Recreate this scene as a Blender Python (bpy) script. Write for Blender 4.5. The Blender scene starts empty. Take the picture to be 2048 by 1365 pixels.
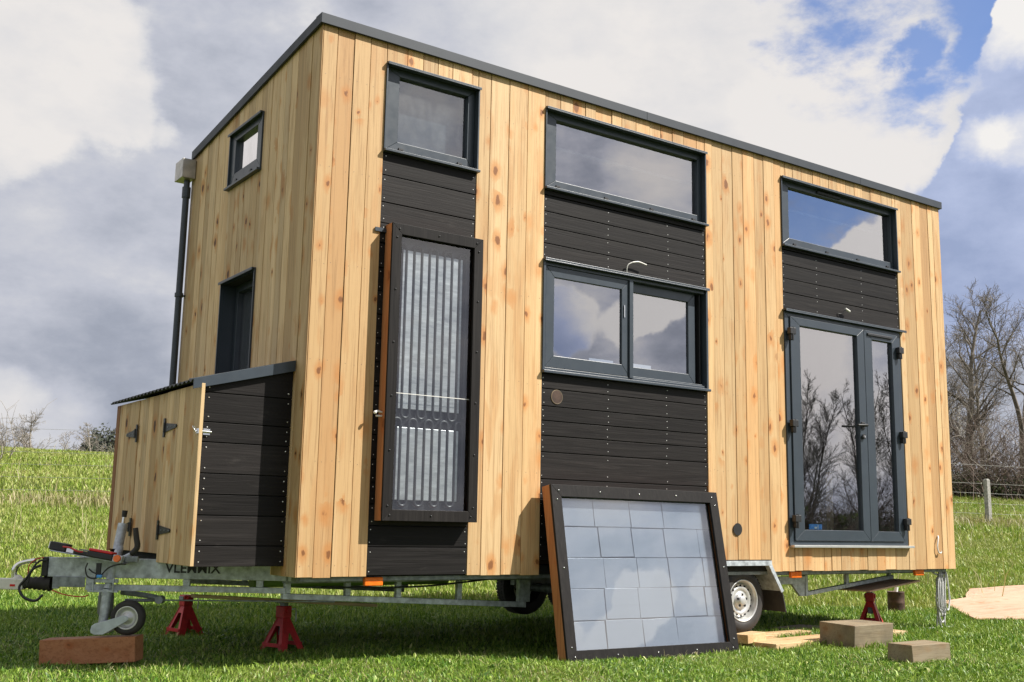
import bpy, math, random
import numpy as np
from mathutils import Vector, Matrix

# ---------------------------------------------------------------- camera, world, sun, exposure
scn = bpy.context.scene
COL = scn.collection
CAM = Vector((-2.612, -5.893, 0.328))
YAW, PITCH, ROLL = math.radians(34.809), math.radians(9.609), math.radians(1.08)
FPX = 2159.5                                   # focal length in pixels of a 2048-wide picture
fw = Vector((math.sin(YAW)*math.cos(PITCH), math.cos(YAW)*math.cos(PITCH), math.sin(PITCH)))
r0 = Vector((math.cos(YAW), -math.sin(YAW), 0)); u0 = r0.cross(fw)
rt = r0*math.cos(ROLL) + u0*math.sin(ROLL); up = -r0*math.sin(ROLL) + u0*math.cos(ROLL)
cam = bpy.data.cameras.new('camera'); cam_o = bpy.data.objects.new('camera', cam); COL.objects.link(cam_o)
cam.sensor_width = 36; cam.lens = FPX/2048*36; cam.clip_end = 3000; cam.clip_start = 0.05
m = Matrix((rt, up, -fw)).transposed().to_4x4(); m.translation = CAM
cam_o.matrix_world = m
scn.camera = cam_o

SUN = Vector((1.08, -1.0, 1.5)).normalized()   # towards the sun
ELEV = math.asin(SUN.z); AZ = math.atan2(SUN.x, SUN.y)
sl = bpy.data.lights.new('sun', 'SUN'); sl.energy = 5.0; sl.angle = math.radians(0.53); sl.color = (1.0, 0.955, 0.88)
so = bpy.data.objects.new('sun', sl); COL.objects.link(so)
so.rotation_euler = SUN.to_track_quat('Z', 'Y').to_euler(); so.location = SUN*60
scn.view_settings.view_transform = 'Standard'; scn.view_settings.look = 'None'
scn.view_settings.gamma = 1; scn.view_settings.exposure = 0.75
scn.cycles.use_adaptive_sampling = True
scn.cycles.max_bounces = 8; scn.cycles.transparent_max_bounces = 16
scn.cycles.sample_clamp_indirect = 6

def view_dir(u, v):
    return (rt*((u-1024)/FPX) + up*((682.5-v)/FPX) + fw).normalized()
def azel(az, el):
    az, el = math.radians(az), math.radians(el)
    return Vector((math.sin(az)*math.cos(el), math.cos(az)*math.cos(el), math.sin(el)))

world = bpy.data.worlds.new("World"); scn.world = world; world.use_nodes = True
wn = world.node_tree.nodes; wl = world.node_tree.links; wn.clear()
def N(t, **kw):
    n = wn.new(t)
    for k, v in kw.items(): setattr(n, k, v)
    return n
def wmath(op, a, b=None, c=None, clamp=False):
    n = N('ShaderNodeMath', operation=op, use_clamp=clamp)
    for i, x in enumerate((a, b, c)):
        if x is None: continue
        if isinstance(x, (int, float)): n.inputs[i].default_value = x
        else: wl.new(x, n.inputs[i])
    return n.outputs[0]
def wmix(f, a, b):
    n = N('ShaderNodeMix', data_type='RGBA')
    for s, x in ((0, f), (6, a), (7, b)):
        if isinstance(x, (int, float)): n.inputs[s].default_value = x
        elif isinstance(x, tuple): n.inputs[s].default_value = (*x, 1)
        else: wl.new(x, n.inputs[s])
    return n.outputs[2]
def wsmooth(x, a, b):
    n = N('ShaderNodeMapRange', interpolation_type='SMOOTHSTEP')
    wl.new(x, n.inputs[0]); n.inputs[1].default_value = a; n.inputs[2].default_value = b
    return n.outputs[0]
tc = N('ShaderNodeTexCoord')
def wnoise(scale, detail, rough=0.55, vec=None, offset=(0, 0, 0), stretch=(1, 1, 1)):
    mp = N('ShaderNodeMapping'); mp.inputs['Location'].default_value = offset; mp.inputs['Scale'].default_value = stretch
    wl.new(vec if vec else tc.outputs['Generated'], mp.inputs[0])
    n = N('ShaderNodeTexNoise'); n.inputs['Scale'].default_value = scale; n.inputs['Detail'].default_value = detail
    n.inputs['Roughness'].default_value = rough; wl.new(mp.outputs[0], n.inputs[0])
    return n
def vmath(op, a, b=None):
    n = N('ShaderNodeVectorMath', operation=op)
    for i, x in enumerate((a, b)):
        if x is None: continue
        if isinstance(x, (tuple, Vector)): n.inputs[i].default_value = tuple(x)
        else: wl.new(x, n.inputs[i])
    return n
wn1 = wnoise(3.0, 5, 0.6)
w1 = vmath('SUBTRACT', wn1.outputs['Color'], (0.5, 0.5, 0.5))
w2 = vmath('SCALE', w1.outputs[0]); w2.inputs['Scale'].default_value = 0.11
wfine = wnoise(13.0, 6, 0.62)
w3 = vmath('SUBTRACT', wfine.outputs['Color'], (0.5, 0.5, 0.5))
w4 = vmath('SCALE', w3.outputs[0]); w4.inputs['Scale'].default_value = 0.05
warped = vmath('NORMALIZE', vmath('ADD', vmath('ADD', tc.outputs['Generated'], w2.outputs[0]).outputs[0], w4.outputs[0]).outputs[0]).outputs[0]
def blobs(lst, vec):
    tot = None
    for d, rad, amp in lst:
        dot = vmath('DOT_PRODUCT', vec, d).outputs['Value']
        g = wmath('MULTIPLY', wsmooth(dot, math.cos(math.radians(rad)), 1.0), amp)
        tot = g if tot is None else wmath('ADD', tot, g)
    return tot
V = view_dir
# soft brightness of the cloud deck
fb = wnoise(2.6, 8, 0.5, offset=(1.3, 0.2, 4.1), stretch=(1, 1, 1.5)).outputs[0]
fb2 = wnoise(7.0, 8, 0.58, offset=(3.3, 7.2, 0.1), stretch=(1, 1, 1.4)).outputs[0]
fb3 = wnoise(13.0, 8, 0.6, offset=(1.3, 2.2, 5.1), stretch=(1, 1, 1.9)).outputs[0]
bright = wmath('ADD', wmath('ADD', wmath('MULTIPLY', wmath('SUBTRACT', fb, 0.5), 0.5), wmath('MULTIPLY', wmath('SUBTRACT', fb2, 0.5), 0.55)), 0.50)
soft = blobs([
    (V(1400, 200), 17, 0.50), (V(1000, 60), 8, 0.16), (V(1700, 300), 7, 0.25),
    (V(110, 720), 6, -0.13), (V(290, 770), 5, -0.10), (V(330, 120), 4.5, -0.06), (azel(-90, 35), 40, 0.45), (azel(-40, 40), 25, 0.3), (V(90, 870), 3.4, 0.16), (V(-10, 790), 2.2, 0.30),  # the two widest patches are out of view, added to brighten the end wall
    (V(1990, 560), 8, -0.16),
    (azel(137.5, 18), 3.0, 0.30), (azel(142.5, 20), 3.2, -0.20), (azel(144, 11), 3, 0.22), (azel(136.3, 9.4), 2.2, -0.30), (azel(130, 8.8), 3.5, 0.65), (azel(133, 7.0), 2.2, -0.2), (azel(138, 15), 2.4, -.12), (azel(149, 14), 3, .3), (azel(-21, 20), 12, 0.8),
    (azel(128, 5), 5, 0.50), (azel(150, 40), 20, 0.2),
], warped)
region = wsmooth(vmath('DOT_PRODUCT', tc.outputs['Generated'], azel(136, 14)).outputs['Value'], math.cos(math.radians(24)), math.cos(math.radians(12)))
bright = wmath('ADD', bright, wmath('MULTIPLY', wmath('SUBTRACT', fb3, 0.5), wmath('ADD', wmath('MULTIPLY', region, 0.9), 0.55)))
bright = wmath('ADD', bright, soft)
# bright cloud bodies with a half-soft edge
body = blobs([
    (V(30, 80), 7.5, 0.85), (V(150, 90), 4.4, 0.75), (V(120, 190), 4.0, 0.65), (V(225, 215), 2.4, 0.6), (V(310, 235), 1.7, 0.55), (V(355, 265), 1.2, 0.35), (V(0, 290), 2.4, 0.25), (V(50, 320), 2, 0.2),
    
], warped)
bodym = wsmooth(wmath('ADD', body, wmath('ADD', wmath('MULTIPLY', wmath('SUBTRACT', fb2, 0.5), 1.1), wmath('MULTIPLY', wmath('SUBTRACT', fb3, 0.5), 1.1))), 0.14, 0.95)
bright = wmath('ADD', bright, wmath('MULTIPLY', bodym, 0.40))
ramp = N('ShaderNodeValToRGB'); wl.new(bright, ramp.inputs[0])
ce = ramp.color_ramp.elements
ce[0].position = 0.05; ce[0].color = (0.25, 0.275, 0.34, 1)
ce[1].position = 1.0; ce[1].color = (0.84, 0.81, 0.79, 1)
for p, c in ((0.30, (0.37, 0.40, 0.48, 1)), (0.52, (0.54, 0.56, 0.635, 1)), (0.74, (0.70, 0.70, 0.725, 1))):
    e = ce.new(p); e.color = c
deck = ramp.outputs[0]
# blue gaps
sky = N('ShaderNodeTexSky', sky_type='NISHITA'); sky.sun_disc = False
sky.sun_elevation = ELEV; sky.sun_rotation = AZ; sky.air_density = 1.0; sky.dust_density = 0.1; sky.ozone_density = 3.0
blue = blobs([
    (V(1980, -10), 4.6, 0.55), (V(1760, 40), 7, 0.33), (V(1600, 0), 5, 0.30), (V(1825, 125), 1.3, 0.75), (V(1985, 100), 2.6, 0.7),
    (V(1880, 200), 2.6, 0.30),
    (azel(128.5, 16.6), 4.6, 1.0), (azel(131, 20), 4, .7), (azel(160, 58), 18, 0.8), (azel(-60, 60), 18, 0.5),
], warped)
gate = wmath('MULTIPLY', blue, 3.0, clamp=True)
bmask = wsmooth(wmath('ADD', blue, wmath('MULTIPLY', gate, wmath('MULTIPLY', wmath('SUBTRACT', fb3, 0.5), 3.0))), 0.14, 1.0)
bmask = wmath('MULTIPLY', bmask, 0.86)
skyc = vmath('MULTIPLY', sky.outputs[0], (0.66, 0.74, 0.93))
K = 5.93                                        # the deck colours are given at background strength 1; strength below is 0.1
def up10(col):
    s = vmath('SCALE', col); s.inputs['Scale'].default_value = K
    return s.outputs[0]
glow = wmath('ADD', wsmooth(vmath('DOT_PRODUCT', tc.outputs['Generated'], azel(134, 22)).outputs['Value'], math.cos(math.radians(38)), 1.0), 0.0)
glow = wmath('ADD', wmath('MULTIPLY', glow, 0.75), 1.0)
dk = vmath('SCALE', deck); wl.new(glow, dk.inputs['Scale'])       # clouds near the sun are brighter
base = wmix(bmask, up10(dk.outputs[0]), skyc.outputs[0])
# crisp-edged cumulus
cum = blobs([
    (V(2040, 30), 1.7, 0.8), (V(2070, 110), 2.8, 0.9), (V(2090, 220), 4.6, 0.8), (V(2020, 300), 3.0, 0.75), (V(1950, 330), 2.2, 0.6), (V(1985, 420), 4.5, 0.9),
    (V(1900, 430), 2.4, 0.5), (V(2080, 420), 6, 0.8), (V(1960, 560), 5.5, 0.7), (V(1800, 390), 1.5, 0.35),
    (azel(126.4, 12.6), 2.3, 1.0), (azel(129.0, 12.2), 1.9, 0.9), (azel(123.5, 14.5), 2.2, .9), (azel(137.3, 12.2), 2.4, 1.0), (azel(139.2, 11.0), 1.8, .8), (azel(133.2, 11.6), 2.1, 1.0), (azel(142.6, 11.2), 2.3, .9), (azel(150, 44), 10, 0.6),
    (azel(215, 30), 16, 0.6),
], warped)
cf = wmath('ADD', cum, wmath('MULTIPLY', wmath('SUBTRACT', wnoise(10.0, 10, 0.62, offset=(2, 5, 1)).outputs[0], 0.5), 0.75))
cmask = wsmooth(cf, 0.23, 0.52)
csh = blobs([(V(2035, 60), 2.6, 0.6), (V(1990, 290), 1.5, 0.28), (V(1945, 290), 1.2, 0.25), (V(1870, 205), 1.4, 0.3),
    (V(2010, 540), 7, -0.10), (azel(127, 14), 6, 0.62), (azel(138, 13), 6, 0.62), (azel(150, 50), 18, 0.6)], warped)
edge = wmath('MULTIPLY', wmath('SUBTRACT', 1.0, wsmooth(cf, 0.30, 0.55)), 0.16)
cb = wmath('ADD', wmath('ADD', csh, edge), wmath('ADD', wmath('MULTIPLY', wmath('SUBTRACT', fb2, 0.5), 0.7), wmath('MULTIPLY', wmath('SUBTRACT', fb3, 0.5), 0.8)))
cr = N('ShaderNodeValToRGB'); wl.new(wmath('ADD', cb, 0.33), cr.inputs[0])
ce = cr.color_ramp.elements
ce[0].position = 0.1; ce[0].color = (0.33, 0.40, 0.60, 1); ce[1].position = 0.85; ce[1].color = (0.90, 0.88, 0.86, 1)
e = ce.new(0.40); e.color = (0.46, 0.53, 0.74, 1)
dk2 = vmath('SCALE', cr.outputs[0]); wl.new(glow, dk2.inputs['Scale'])
final = wmix(cmask, base, up10(dk2.outputs[0]))
world.cycles.sampling_method = 'MANUAL'; world.cycles.sample_map_resolution = 512
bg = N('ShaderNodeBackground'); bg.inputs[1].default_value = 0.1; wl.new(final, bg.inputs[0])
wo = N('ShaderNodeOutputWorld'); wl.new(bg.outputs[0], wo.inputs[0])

# ---------------------------------------------------------------- materials
class Mat:
    def __init__(s, name):
        s.m = bpy.data.materials.new(name); s.m.use_nodes = True
        s.n = s.m.node_tree.nodes; s.l = s.m.node_tree.links
        s.b = s.n['Principled BSDF']; s.tc = None
    def coord(s, which='Object', scale=(1, 1, 1), island=0.0):
        if not s.tc: s.tc = s.n.new('ShaderNodeTexCoord')
        v = s.tc.outputs[which]
        if island:
            g = s.n.new('ShaderNodeNewGeometry'); a = s.n.new('ShaderNodeVectorMath'); a.operation = 'SCALE'
            a.inputs[0].default_value = (1.0, 0.73, 1.9)
            mu = s.math('MULTIPLY', g.outputs['Random Per Island'], island); s.l.new(mu, a.inputs['Scale'])
            ad = s.n.new('ShaderNodeVectorMath'); s.l.new(v, ad.inputs[0]); s.l.new(a.outputs[0], ad.inputs[1]); v = ad.outputs[0]
        mp = s.n.new('ShaderNodeMapping'); mp.inputs['Scale'].default_value = scale; s.l.new(v, mp.inputs[0])
        return mp.outputs[0]
    def math(s, op, a, b=None, clamp=False):
        n = s.n.new('ShaderNodeMath'); n.operation = op; n.use_clamp = clamp
        for i, x in enumerate((a, b)):
            if x is None: continue
            if isinstance(x, (int, float)): n.inputs[i].default_value = x
            else: s.l.new(x, n.inputs[i])
        return n.outputs[0]
    def noise(s, vec, scale=5, detail=4, rough=0.5, dist=0.0, out=0):
        n = s.n.new('ShaderNodeTexNoise'); n.inputs['Scale'].default_value = scale; n.inputs['Detail'].default_value = detail
        n.inputs['Roughness'].default_value = rough; n.inputs['Distortion'].default_value = dist; s.l.new(vec, n.inputs[0])
        return n.outputs[out]
    def ramp(s, fac, stops, const=False):
        r = s.n.new('ShaderNodeValToRGB'); s.l.new(fac, r.inputs[0]); e = r.color_ramp.elements
        e[0].position, e[0].color = stops[0][0], (*stops[0][1], 1)
        e[1].position, e[1].color = stops[-1][0], (*stops[-1][1], 1)
        for p, c in stops[1:-1]:
            q = e.new(p); q.color = (*c, 1)
        return r.outputs[0]
    def mix(s, f, a, b, mode='MIX'):
        n = s.n.new('ShaderNodeMix'); n.data_type = 'RGBA'; n.blend_type = mode
        for i, x in ((0, f), (6, a), (7, b)):
            if isinstance(x, (int, float)): n.inputs[i].default_value = x
            elif isinstance(x, tuple): n.inputs[i].default_value = (*x, 1)
            else: s.l.new(x, n.inputs[i])
        return n.outputs[2]
    def step(s, x, a, b):
        n = s.n.new('ShaderNodeMapRange'); n.interpolation_type = 'SMOOTHSTEP'; s.l.new(x, n.inputs[0])
        n.inputs[1].default_value = a; n.inputs[2].default_value = b
        return n.outputs[0]
    def rnd(s): return s.n.new('ShaderNodeNewGeometry').outputs['Random Per Island']
    def set(s, **kw):
        for k, v in kw.items():
            i = s.b.inputs[k.replace('_', ' ')]
            if isinstance(v, (int, float)): i.default_value = v
            elif isinstance(v, tuple): i.default_value = (*v, 1)
            else: s.l.new(v, i)
        return s
    def bump(s, h, strength=0.3, dist=0.01):
        b = s.n.new('ShaderNodeBump'); b.inputs['Strength'].default_value = strength; b.inputs['Distance'].default_value = dist
        s.l.new(h, b.inputs['Height']); s.l.new(b.outputs[0], s.b.inputs['Normal'])
        return s

def plain(name, col, rough=0.5, metal=0.0, var=0.15, scale=9.0, bump=0.0, spec=0.5):
    M = Mat(name); n = M.noise(M.coord(), scale, 5, 0.6)
    lo = tuple(c*(1-var) for c in col); hi = tuple(min(1, c*(1+var)) for c in col)
    M.set(Base_Color=M.ramp(n, [(0.3, lo), (0.7, hi)]), Metallic=metal, Specular_IOR_Level=spec)
    n2 = M.noise(M.coord(), scale*3, 3)
    M.set(Roughness=M.math('ADD', M.math('MULTIPLY', n2, 0.2), rough-0.1))
    if bump: M.bump(M.noise(M.coord(), scale*8, 4), bump, 0.004)
    return M.m

def wood(name, axis, tones, knot=(0.17, 0.062, 0.02), knots=1.0, rough=0.62, island=37.0, dirt=0.0, grain_amt=0.62):
    """axis: the direction the boards run; tones: light, mid and warm colour of the boards"""
    M = Mat(name)
    def sc(across, along):
        return tuple(along if 'xyz'[i] == axis else across for i in range(3))
    r = M.rnd()
    base = M.ramp(r, [(0.0, tones[0]), (0.3, tones[1]), (0.5, tones[0]), (0.72, tones[1]), (0.9, tones[2]), (1.0, tones[1])])
    lowf = M.noise(M.coord(scale=sc(7.0, 1.3), island=island), 1.6, 4, 0.55, 0.6)
    base = M.mix(M.math('MULTIPLY', M.step(lowf, 0.48, 0.64), 0.62), base, tones[2])
    pale = M.noise(M.coord(scale=sc(9.0, 0.5), island=island+5), 1.2, 3, 0.5)
    base = M.mix(M.math('MULTIPLY', M.step(pale, 0.52, 0.72), 0.45), base, tuple(min(1, c*1.16) for c in tones[0]))
    g = M.noise(M.coord(scale=sc(75, 1.6), island=island), 1.0, 6, 0.68, 1.0)
    base = M.mix(M.math('MULTIPLY', M.step(g, 0.47, 0.66), grain_amt), base, tuple(c*0.62 for c in tones[2]))
    # knots: stretched cells, a few of them, each with a dark eye and an orange halo
    vr = M.n.new('ShaderNodeTexVoronoi'); vr.inputs['Scale'].default_value = 1.0; vr.inputs['Randomness'].default_value = 1.0
    wv = M.coord(scale=sc(9.5, 5.6), island=island*3)
    wob = M.noise(wv, 3.2, 4, 0.6, 0, 1)
    ad = M.n.new('ShaderNodeVectorMath'); ad.operation = 'MULTIPLY_ADD'; M.l.new(wob, ad.inputs[0]); ad.inputs[1].default_value = (0.34,)*3; M.l.new(wv, ad.inputs[2])
    M.l.new(ad.outputs[0], vr.inputs[0])
    d = vr.outputs['Distance']
    pick = M.n.new('ShaderNodeSeparateColor'); M.l.new(vr.outputs['Color'], pick.inputs[0])
    few = M.step(pick.outputs[0], 0.34, 0.37)
    size = M.math('ADD', M.math('MULTIPLY', M.math('POWER', pick.outputs[1], 1.6), 0.19), 0.075)
    rel = M.math('DIVIDE', d, size)
    eye = M.math('MULTIPLY', M.math('SUBTRACT', 1.0, M.step(rel, 0.6, 1.0)), M.math('MULTIPLY', few, knots))
    halo = M.math('MULTIPLY', M.math('SUBTRACT', 1.0, M.step(rel, 0.8, 2.8)), M.math('MULTIPLY', few, 0.75*knots))
    base = M.mix(halo, base, tuple(c*f for c, f in zip(tones[2], (0.98, 0.74, 0.50))))
    base = M.mix(M.math('MULTIPLY', eye, 0.85), base, knot)
    rv = M.math('ADD', M.math('MULTIPLY', M.math('FRACT', M.math('MULTIPLY', r, 7.31)), 0.34), 0.80)
    sv = M.n.new('ShaderNodeVectorMath'); sv.operation = 'SCALE'; M.l.new(base, sv.inputs[0]); M.l.new(rv, sv.inputs['Scale'])
    base = sv.outputs[0]
    if dirt:
        dn = M.noise(M.coord(scale=(1, 1, 1)), 3.0, 6, 0.65)
        base = M.mix(M.math('MULTIPLY', M.step(dn, 0.45, 0.7), dirt), base, (0.10, 0.085, 0.06))
    M.set(Base_Color=base, Roughness=rough, Specular_IOR_Level=0.3)
    M.bump(M.math('ADD', g, M.math('MULTIPLY', eye, 0.5)), 0.22, 0.003)
    return M.m

LARCH = ((0.580, 0.405, 0.215), (0.540, 0.348, 0.165), (0.500, 0.280, 0.118))
MT = {}
MT['larch'] = wood('larch_boards_front', 'z', LARCH)
MT['larch_end_brightened'] = wood('larch_boards_end_brightened', 'z', ((0.70, 0.52, 0.30), (0.64, 0.455, 0.24), (0.52, 0.34, 0.16)), knots=1.2, knot=(0.10, 0.045, 0.018), grain_amt=0.55)  # paler than the front larch: dim end light offset in the colour
MT['cedar_dark'] = wood('cedar_edge', 'z', ((0.36, 0.17, 0.075), (0.33, 0.15, 0.06), (0.28, 0.11, 0.04)), knots=0.6)
MT['cedar_side'] = wood('cedar_frame_side', 'z', ((0.52, 0.23, 0.10), (0.50, 0.21, 0.085), (0.44, 0.17, 0.065)), knots=0.7)
MT['pale_timber'] = wood('pale_timber', 'x', ((0.66, 0.50, 0.30), (0.62, 0.44, 0.24), (0.54, 0.33, 0.15)), knots=0.5)
MT['old_timber'] = wood('weathered_timber', 'x', ((0.33, 0.27, 0.185), (0.29, 0.235, 0.155), (0.26, 0.19, 0.11)), knots=0.5, dirt=0.55)
MT['red_timber'] = wood('red_timber', 'x', ((0.50, 0.235, 0.115), (0.46, 0.20, 0.09), (0.38, 0.14, 0.055)), knots=0.9)
MT['plywood'] = wood('plywood_sheet', 'x', ((0.62, 0.43, 0.30), (0.60, 0.38, 0.25), (0.52, 0.30, 0.18)), knots=0.5, grain_amt=0.5)

def black_boards(name, axis):
    M = Mat(name)
    def sc(a, b): return tuple(b if 'xyz'[i] == axis else a for i in range(3))
    g = M.noise(M.coord(scale=sc(48, 1.6), island=31), 1.0, 6, 0.65, 1.2)
    r = M.rnd()
    c = M.ramp(g, [(0.25, (0.006, 0.005, 0.005)), (0.55, (0.0125, 0.0108, 0.0102)), (0.8, (0.024, 0.021, 0.020))])
    sv = M.n.new('ShaderNodeVectorMath'); sv.operation = 'SCALE'; M.l.new(c, sv.inputs[0])
    M.l.new(M.math('ADD', M.math('MULTIPLY', r, 0.8), 0.65), sv.inputs['Scale'])
    sm = M.noise(M.coord(scale=sc(5, 1.5)), 2.5, 6, 0.7)
    c = M.mix(M.math('MULTIPLY', M.step(sm, 0.60, 0.80), 0.30), sv.outputs[0], (0.08, 0.072, 0.066))
    M.set(Base_Color=c, Roughness=M.math('ADD', M.math('MULTIPLY', g, 0.35), 0.38), Specular_IOR_Level=0.16)
    M.bump(g, 0.5, 0.003)
    return M.m
MT['black'] = black_boards('black_stained_boards', 'x')
MT['black_frame'] = black_boards('black_stained_frame', 'z')
MT['anthracite'] = plain('anthracite_aluminium', (0.034, 0.045, 0.058), 0.36, 0.0, 0.08, 5, 0.05)
MT['fascia'] = plain('anthracite_fascia_sheet', (0.027, 0.034, 0.044), 0.5, 0.0, 0.08, 3, 0.0, spec=0.3)
MT['galv'] = plain('galvanised_steel', (0.44, 0.48, 0.51), 0.46, 0.25, 0.42, 22, 0.15)
MT['galv_dull'] = plain('dull_galvanised_steel', (0.24, 0.265, 0.275), 0.55, 0.25, 0.45, 18, 0.15)
MT['gutter'] = plain('weathered_zinc_box', (0.46, 0.44, 0.41), 0.4, 0.6, 0.25, 10)
MT['zinc'] = plain('bright_zinc_sheet', (0.62, 0.62, 0.60), 0.35, 0.7, 0.1, 8)
MT['chrome'] = plain('polished_steel', (0.75, 0.75, 0.74), 0.18, 1.0, 0.05)
MT['plastic'] = plain('black_plastic', (0.016, 0.016, 0.017), 0.42, 0, 0.2, 20)
MT['rubber'] = plain('black_rubber', (0.030, 0.027, 0.025), 0.75, 0, 0.35, 12, 0.2)
MT['white_paint'] = plain('cream_painted_steel', (0.68, 0.66, 0.58), 0.4, 0, 0.12, 16)
MT['silver'] = plain('silver_painted_rim', (0.60, 0.60, 0.58), 0.35, 0.5, 0.12, 14)
MT['red_paint'] = plain('red_painted_steel', (0.50, 0.028, 0.03), 0.45, 0, 0.25, 25, 0.1)
MT['white_nail'] = plain('pale_nail_head', (0.65, 0.65, 0.62), 0.35, 0.3, 0.1, 30)
MT['steel_nail'] = plain('steel_nail_head', (0.16, 0.12, 0.09), 0.5, 0.3, 0.2, 30)
MT['painted_shade'] = plain('painted_shade_black', (0.012, 0.012, 0.012), 0.9, 0, 0.2)  # near-black colour standing in for shade in holes and undersides
MT['wall_core'] = plain('breather_membrane', (0.02, 0.02, 0.02), 0.9, 0, 0.2)
MT['rope'] = plain('grey_rope', (0.48, 0.48, 0.47), 0.8, 0, 0.35, 90, 0.3)
MT['cable_white'] = plain('white_cable_sheath', (0.72, 0.70, 0.66), 0.4, 0, 0.1)
MT['blue_print'] = plain('blue_sticker', (0.06, 0.27, 0.62), 0.4, 0, 0.3, 22)
MT['interior'] = wood('interior_birch', 'x', ((0.42, 0.30, 0.18), (0.38, 0.26, 0.14), (0.33, 0.21, 0.11)), knots=0.3)
MT['plaster'] = plain('grey_interior_board', (0.22, 0.21, 0.21), 0.8, 0, 0.1)
MT['orange_lens'] = plain('orange_lens', (0.85, 0.17, 0.015), 0.18, 0, 0.15, 40)
MT['red_lens'] = plain('red_lens', (0.62, 0.015, 0.02), 0.15, 0, 0.12, 40)
MT['concrete'] = plain('lichened_concrete', (0.30, 0.29, 0.26), 0.9, 0, 0.4, 20, 0.6)
MT['wire'] = plain('weathered_wire', (0.30, 0.30, 0.28), 0.6, 0.4, 0.2, 30)
MT['bark'] = plain('grey_brown_bark', (0.165, 0.14, 0.115), 0.9, 0, 0.45, 2.2)
MT['bark_pale'] = plain('pale_lichen_bark', (0.30, 0.265, 0.225), 0.9, 0, 0.35, 3)
MT['bark_dark'] = plain('dark_wet_bark', (0.055, 0.042, 0.034), 0.9, 0, 0.4, 3)
MT['birch'] = plain('pale_birch_bark', (0.50, 0.48, 0.44), 0.8, 0, 0.3, 4)
MT['tin'] = plain('rusty_tin', (0.075, 0.045, 0.032), 0.6, 0.4, 0.5, 14)
MT['towel'] = plain('white_rag', (0.7, 0.7, 0.68), 0.9, 0, 0.1)

def glass(name, tint=(0.75, 0.8, 0.82), base=0.22, extra=2.2, rough=0.0, smear=0.0):
    M = Mat(name); M.n.remove(M.b)
    fr = M.n.new('ShaderNodeFresnel'); fr.inputs[0].default_value = 1.5
    f = M.math('ADD', M.math('MULTIPLY', fr.outputs[0], extra), base, True)
    bf = M.n.new('ShaderNodeNewGeometry'); f = M.math('MULTIPLY', f, M.math('SUBTRACT', 1.0, bf.outputs['Backfacing']))
    gl = M.n.new('ShaderNodeBsdfGlossy'); gl.inputs['Roughness'].default_value = rough; gl.inputs['Color'].default_value = (0.95, 0.93, 0.95, 1)
    tr = M.n.new('ShaderNodeBsdfTransparent'); tr.inputs[0].default_value = (*tint, 1)
    bp = M.n.new('ShaderNodeBump'); bp.inputs['Strength'].default_value = 0.02; bp.inputs['Distance'].default_value = 0.02
    M.l.new(M.noise(M.coord(), 1.3, 2), bp.inputs['Height']); M.l.new(bp.outputs[0], gl.inputs['Normal'])
    mx = M.n.new('ShaderNodeMixShader'); M.l.new(f, mx.inputs[0]); M.l.new(tr.outputs[0], mx.inputs[1]); M.l.new(gl.outputs[0], mx.inputs[2])
    last = mx.outputs[0]
    if smear:
        df = M.n.new('ShaderNodeBsdfDiffuse'); df.inputs[0].default_value = (0.5, 0.5, 0.5, 1)
        sn = M.noise(M.coord(scale=(1, 1, 0.6)), 4.0, 7, 0.7)
        m2 = M.n.new('ShaderNodeMixShader'); M.l.new(M.math('MULTIPLY', M.step(sn, 0.35, 0.85), smear), m2.inputs[0])
        M.l.new(last, m2.inputs[1]); M.l.new(df.outputs[0], m2.inputs[2]); last = m2.outputs[0]
    M.l.new(last, M.n['Material Output'].inputs[0])
    return M.m
MT['glass'] = glass('window_glass', smear=0.03)
MT['glass_dusty'] = glass('dusty_window_glass', base=0.10, extra=1.6, smear=0.16)
MT['glass_bright'] = glass('obscured_window_glass', base=0.5, extra=2.2, smear=0.25)
MT['glass_clear'] = glass('thin_cover_glass', tint=(0.93, 0.95, 0.96), base=0.04, extra=1.2, smear=0.0)
MT['glass_panel'] = glass('panel_cover_glass', tint=(0.9, 0.93, 0.96), base=0.08, extra=1.8, smear=0.03)

# silver sheets inside the solar panels
M = Mat('silver_foil_sheet')
nz = M.noise(M.coord(scale=(1, 1, 1), island=11), 3.0, 6, 0.6)
r = M.rnd()
cc = M.ramp(r, [(0.0, (0.25, 0.265, 0.275)), (0.5, (0.36, 0.375, 0.385)), (1.0, (0.30, 0.315, 0.325))])
cc = M.mix(M.math('MULTIPLY', M.step(nz, 0.45, 0.75), 0.35), cc, (0.42, 0.43, 0.43))
M.set(Base_Color=cc, Roughness=0.22, Metallic=0.5, Specular_IOR_Level=0.5); M.bump(M.noise(M.coord(scale=(1, 1, 22)), 1.5, 3), 0.15, 0.004)
MT['foil'] = M.m
M = Mat('corrugated_foil_absorber')
nz = M.noise(M.coord(scale=(5, 1, 26), island=9), 1.0, 5, 0.75)
rr = M.rnd()
cc = M.mix(rr, M.ramp(nz, [(0.3, (0.20, 0.20, 0.205)), (0.55, (0.36, 0.36, 0.36)), (0.72, (0.55, 0.55, 0.54))]), M.ramp(nz, [(0.3, (0.32, 0.32, 0.325)), (0.6, (0.52, 0.52, 0.52)), (0.75, (0.66, 0.66, 0.65))]))
M.set(Base_Color=cc, Roughness=0.34, Metallic=0.6); M.bump(nz, 0.25, 0.003)
MT['absorber'] = M.m

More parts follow.
